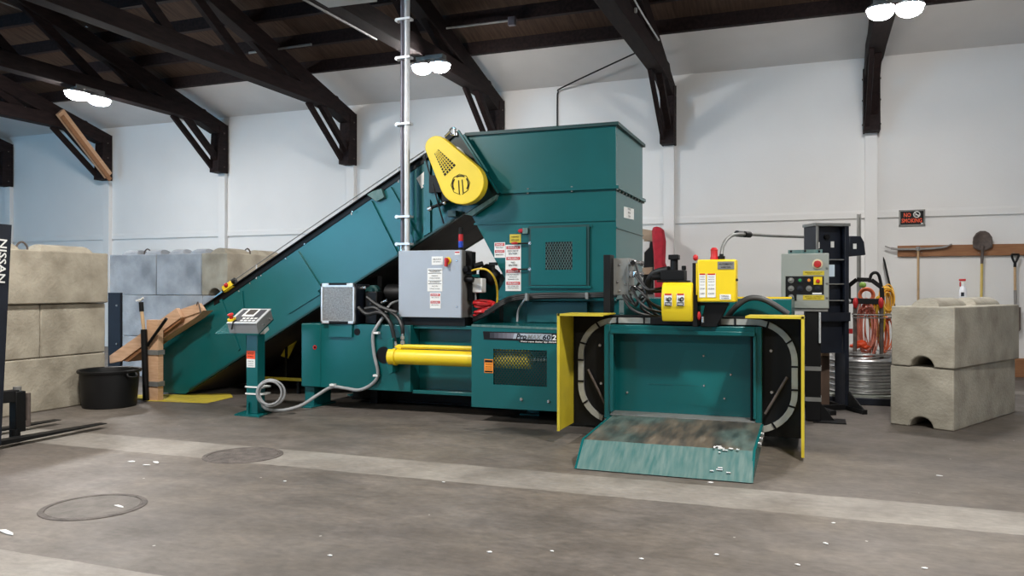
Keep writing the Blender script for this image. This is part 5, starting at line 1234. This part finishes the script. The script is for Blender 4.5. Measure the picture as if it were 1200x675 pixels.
# ------------------------------------------------------------------ cloth and boards hung on the wall behind the tying unit
YJ = 14.42
JR = thing('coat_rack', at(760, 300, Y=YJ), 'tan board rack on the wall behind the hopper with black pouch hanging', 'rack')
MB().prism(pxpoly([(752, 268), (767, 270.5), (766, 283), (752, 280)], YJ), (0, .05, 0)).build('board', TAN, JR, bevel=.004)
MB().prism(pxpoly([(752, 314), (764.5, 313), (764, 321), (752, 322)], YJ), (0, .05, 0)).build('board', TAN, JR, bevel=.004)
MB().prism(pxpoly([(755, 302), (755, 293), (760, 290), (762, 283), (765.5, 283), (765, 345), (753, 345), (754, 312)], YJ + .06), (0, .08, 0)).build('pouch', BLK, JR, bevel=.01)
MB().prism(pxpoly([(754, 283), (762, 283), (761, 290), (755, 296)], YJ + .05), (0, .05, 0)).build('pad', WHITE, JR, bevel=.008)
MB().box(at(753, 300, Y=YJ).x, at(765, 300, Y=YJ).x, YJ + .14, WY, at(759, 312, Y=YJ).z, at(759, 275, Y=YJ).z).build('back_plate', TAN, JR)
YJ = 14.2
JK = thing('jacket', at(772, 345, Y=YJ), 'red jacket hanging on the wall behind the black hydraulic motor', 'jacket')
m = MB(); rows = [(265.6, 768, 770.5, .02), (266.6, 765.5, 774, .05), (270, 764.5, 778, .09), (283, 765, 780, .11), (296, 766, 779.5, .12), (308, 766.5, 779, .13), (322, 767, 784, .14), (335, 767, 787, .14), (348, 767, 787, .13)]
rr = []
for y_, xa_, xb_, dd in rows:
    a_ = at(xa_, y_, Y=YJ); b_ = at(xb_, y_, Y=YJ); c_ = (a_ + b_) / 2; hw = (b_.x - a_.x) / 2; ring = []
    for k in range(24):
        t_ = 2 * math.pi * k / 24; wv = 1 + .10 * math.sin(5 * t_ + y_ * .02)
        ring.append(m.bm.verts.new(c_ + Vector((math.cos(t_) * hw * wv, math.sin(t_) * dd * wv, 0))))
    rr.append(ring)
for A_, B_ in zip(rr, rr[1:]):
    for k in range(24): m._face((A_[k], A_[(k + 1) % 24], B_[(k + 1) % 24], B_[k]))
m._face(rr[0]); m._face(rr[-1])
m.build('cloth', REDC, JK)
MB().box(at(769, 269, Y=YJ).x, at(772, 269, Y=YJ).x, YJ - .02, WY, at(770, 270, Y=YJ).z, at(770, 267.5, Y=YJ).z).build('hook', BARE, JK)

# ------------------------------------------------------------------ forklift at the left edge
FK = thing('forklift', (-6.9, 4.7, 0), 'dark forklift mast and forks reaching in at the left edge', 'forklift')
xm = -6.3
a_ = [at(13, 265, X=xm), at(-12, 265, X=xm), at(-24, 505, X=xm), at(-3, 505, X=xm)]
lean = lambda z: (z - .2) * .055
def mast(x, nm):
    m = MB(); pts_ = [(4.55, .10), (4.715, .10), (4.715 + lean(1.93), 1.93), (4.55 + lean(1.93), 1.93)]
    m.prism([(x - .07, y, z) for y, z in pts_], (.02, 0, 0)); 
    m.prism([(x - .05, y, z) for y, z in [(4.55, .10), (4.57, .10), (4.57 + lean(1.93), 1.93), (4.55 + lean(1.93), 1.93)]], (.05, 0, 0))
    m.prism([(x - .05, y, z) for y, z in [(4.695, .10), (4.715, .10), (4.715 + lean(1.93), 1.93), (4.695 + lean(1.93), 1.93)]], (.05, 0, 0))
    m.prism([(x, y, z) for y, z in pts_], (.012, 0, 0))
    return m.build(nm, BLKB, FK, bevel=.003)
mr = mast(xm - .012, 'mast_rail'); mast(xm - .75, 'mast_rail')
m = MB(); zc_ = at(5, 306, X=xm).z; hN = abs(at(5, 281, X=xm).z - at(5, 332, X=xm).z)
m.text('NISSAN', (xm + .003, 4.645 + lean(zc_), zc_), (0, -.055, -1), (0, 1, -.055), .066, hN, .015); m.build('lettering', WHITE, mr, flat=True)
m = MB(); m.box(xm - .82, xm - .0, 4.60, 4.64, 1.93, 2.02); m.box(xm - .80, xm - .06, 4.63, 4.68, .35, .45); m.build('mast_crossbar', BLKB, FK)
m = MB(); m.box(-7.55, -6.55, 4.80, 4.86, .40, .50); m.box(-7.55, -6.55, 4.80, 4.86, .12, .20)
for k in range(2): m.box(-7.5 + k * .9, -7.42 + k * .9, 4.80, 4.86, .2, .42)
m.build('fork_carriage', BLK, FK, bevel=.004)
def fork(x, y0):
    m = MB(); m.box(x - .055, x + .055, y0 - .045, y0, .05, .52); m.prism([(x - .055, y, z) for y, z in ((y0 - .045, .03), (6.05, .045), (6.07, .05), (y0, .075), (y0 - .045, .075))], (.11, 0, 0))
    return m.build('fork', BLK, FK, bevel=.003)
fork(-7.28, 4.91); fork(-6.66, 4.91)
# side shifter arm with pin near the fork heel
ax = -6.80; m = MB(); c = at(21, 500, X=ax)
m.box(ax - .05, ax + .04, c.y - .05, c.y + .05, .09, .46); m.bar((ax, c.y, .42), (ax - .1, c.y - .36, .42), .08, .11)
m.build('stabiliser_arm', BLK, FK, bevel=.008)
m = MB(); m.rod((ax - .01, c.y, .45), (ax - .01, c.y, .50), .035, 14); m.build('pin', GREYD, FK)
m = MB(); q = at(33, 480, X=ax); m.rod((ax, q.y, .13), (ax, q.y, .43), .022, 12); m.box(ax - .02, ax + .02, c.y, q.y, .13, .18); m.build('lock_rod', RUST, FK)
m = MB(); m.rod((ax, c.y - .03, .0), (ax, c.y - .03, .12), .045, 14); m.build('arm_foot', BLK, FK)
m = MB(); m.lathe([(0, -.11), (.18, -.11), (.25, -.09), (.27, -.04), (.27, .04), (.25, .09), (.18, .11), (0, .11)], (-6.30, 4.1, .27), 30, (1, 0, 0)); m.build('front_wheel', RUB, FK)
m = MB(); m.lathe([(0, -.11), (.18, -.11), (.25, -.09), (.27, -.04), (.27, .04), (.25, .09), (.18, .11), (0, .11)], (-7.25, 4.1, .27), 30, (1, 0, 0)); m.build('front_wheel', RUB, FK)
m = MB(); m.box(-7.15, -6.45, 2.6, 4.55, .28, .95); m.box(-7.1, -6.5, 2.55, 3.2, .95, 1.15); m.build('chassis', ORED, FK, bevel=.05)
MB().rod((-7.05, 4.3, .6), (-7.05, 4.62, .6), .05, 12).build('tilt_cylinder', GREYD, FK); MB().rod((-6.52, 4.3, .6), (-6.52, 4.62, .6), .05, 12).build('tilt_cylinder', GREYD, FK)

# ------------------------------------------------------------------ floor covers and scraps
def cover(px, py, r, label, m1, m2):
    c = at(px, py, Z=0); t = thing('manhole_cover', (c.x, c.y, 0), label, 'manhole cover')
    MB().lathe([(0, .004), (r * .86, .004), (r * .87, .001)], c, 48).build('lid', m1, t)
    MB().lathe([(r * .88, .001), (r * .89, .006), (r * .99, .005), (r, .0)], c, 48).build('rim', m2, t)
CVM = mat('cover_iron', (.045, .037, .033), .7, scale=11, col2=(.125, .105, .095), bump=.5)
CVF = mat('cover_concrete', (.085, .075, .067), .65, scale=8, col2=(.155, .138, .123), bump=.2)
cover(285, 533.5, .325, 'dark round manhole cover set in the pale floor strip', CVM, CVM)
cover(110, 594, .315, 'faint round floor cover in the lower left foreground', CVF, CVM)
for i, (px, py, l, w_) in enumerate(((8, 624, .085, .018), (140, 593.5, .05, .012), (154.5, 541, .03, .02), (183, 542, .04, .018), (172, 545, .03, .01), (334, 564, .02, .016), (520, 565, .022, .012), (968, 637, .03, .014), (977, 613, .018, .016), (1101, 557.5, .04, .012), (833, 565.5, .035, .02), (574, 647, .02, .02), (387, 651, .025, .014), (1084, 666, .02, .02), (752, 655, .02, .015), (647, 646, .018, .014), (840, 650, .02, .015), (935, 662, .025, .015))):
    if i > 4: l, w_ = l * .55, w_ * .6
    c = at(px, py, Z=.003); m = MB(); Mz = Matrix.Rotation(-.35 + random.uniform(-.6, .6) * (i > 1), 3, 'Z')
    m.prism([c + Mz @ Vector(v) for v in ((-l, -w_, 0), (l * .3, -w_ * .7, .0), (l, w_ * .3, 0), (l * .5, w_, 0), (-l * .7, w_ * .8, 0))], (0, 0, .003))
    tag(m.build('paper_scrap', PAPER), 'small white scrap of paper lying on the concrete floor', 'paper scrap', 'paper scraps on the floor')

# ------------------------------------------------------------------ output look
SC.view_settings.view_transform = 'Standard'
SC.view_settings.look = 'None'
SC.view_settings.gamma = 1.0
SC.view_settings.use_curve_mapping = False
SC.view_settings.exposure = 0.12
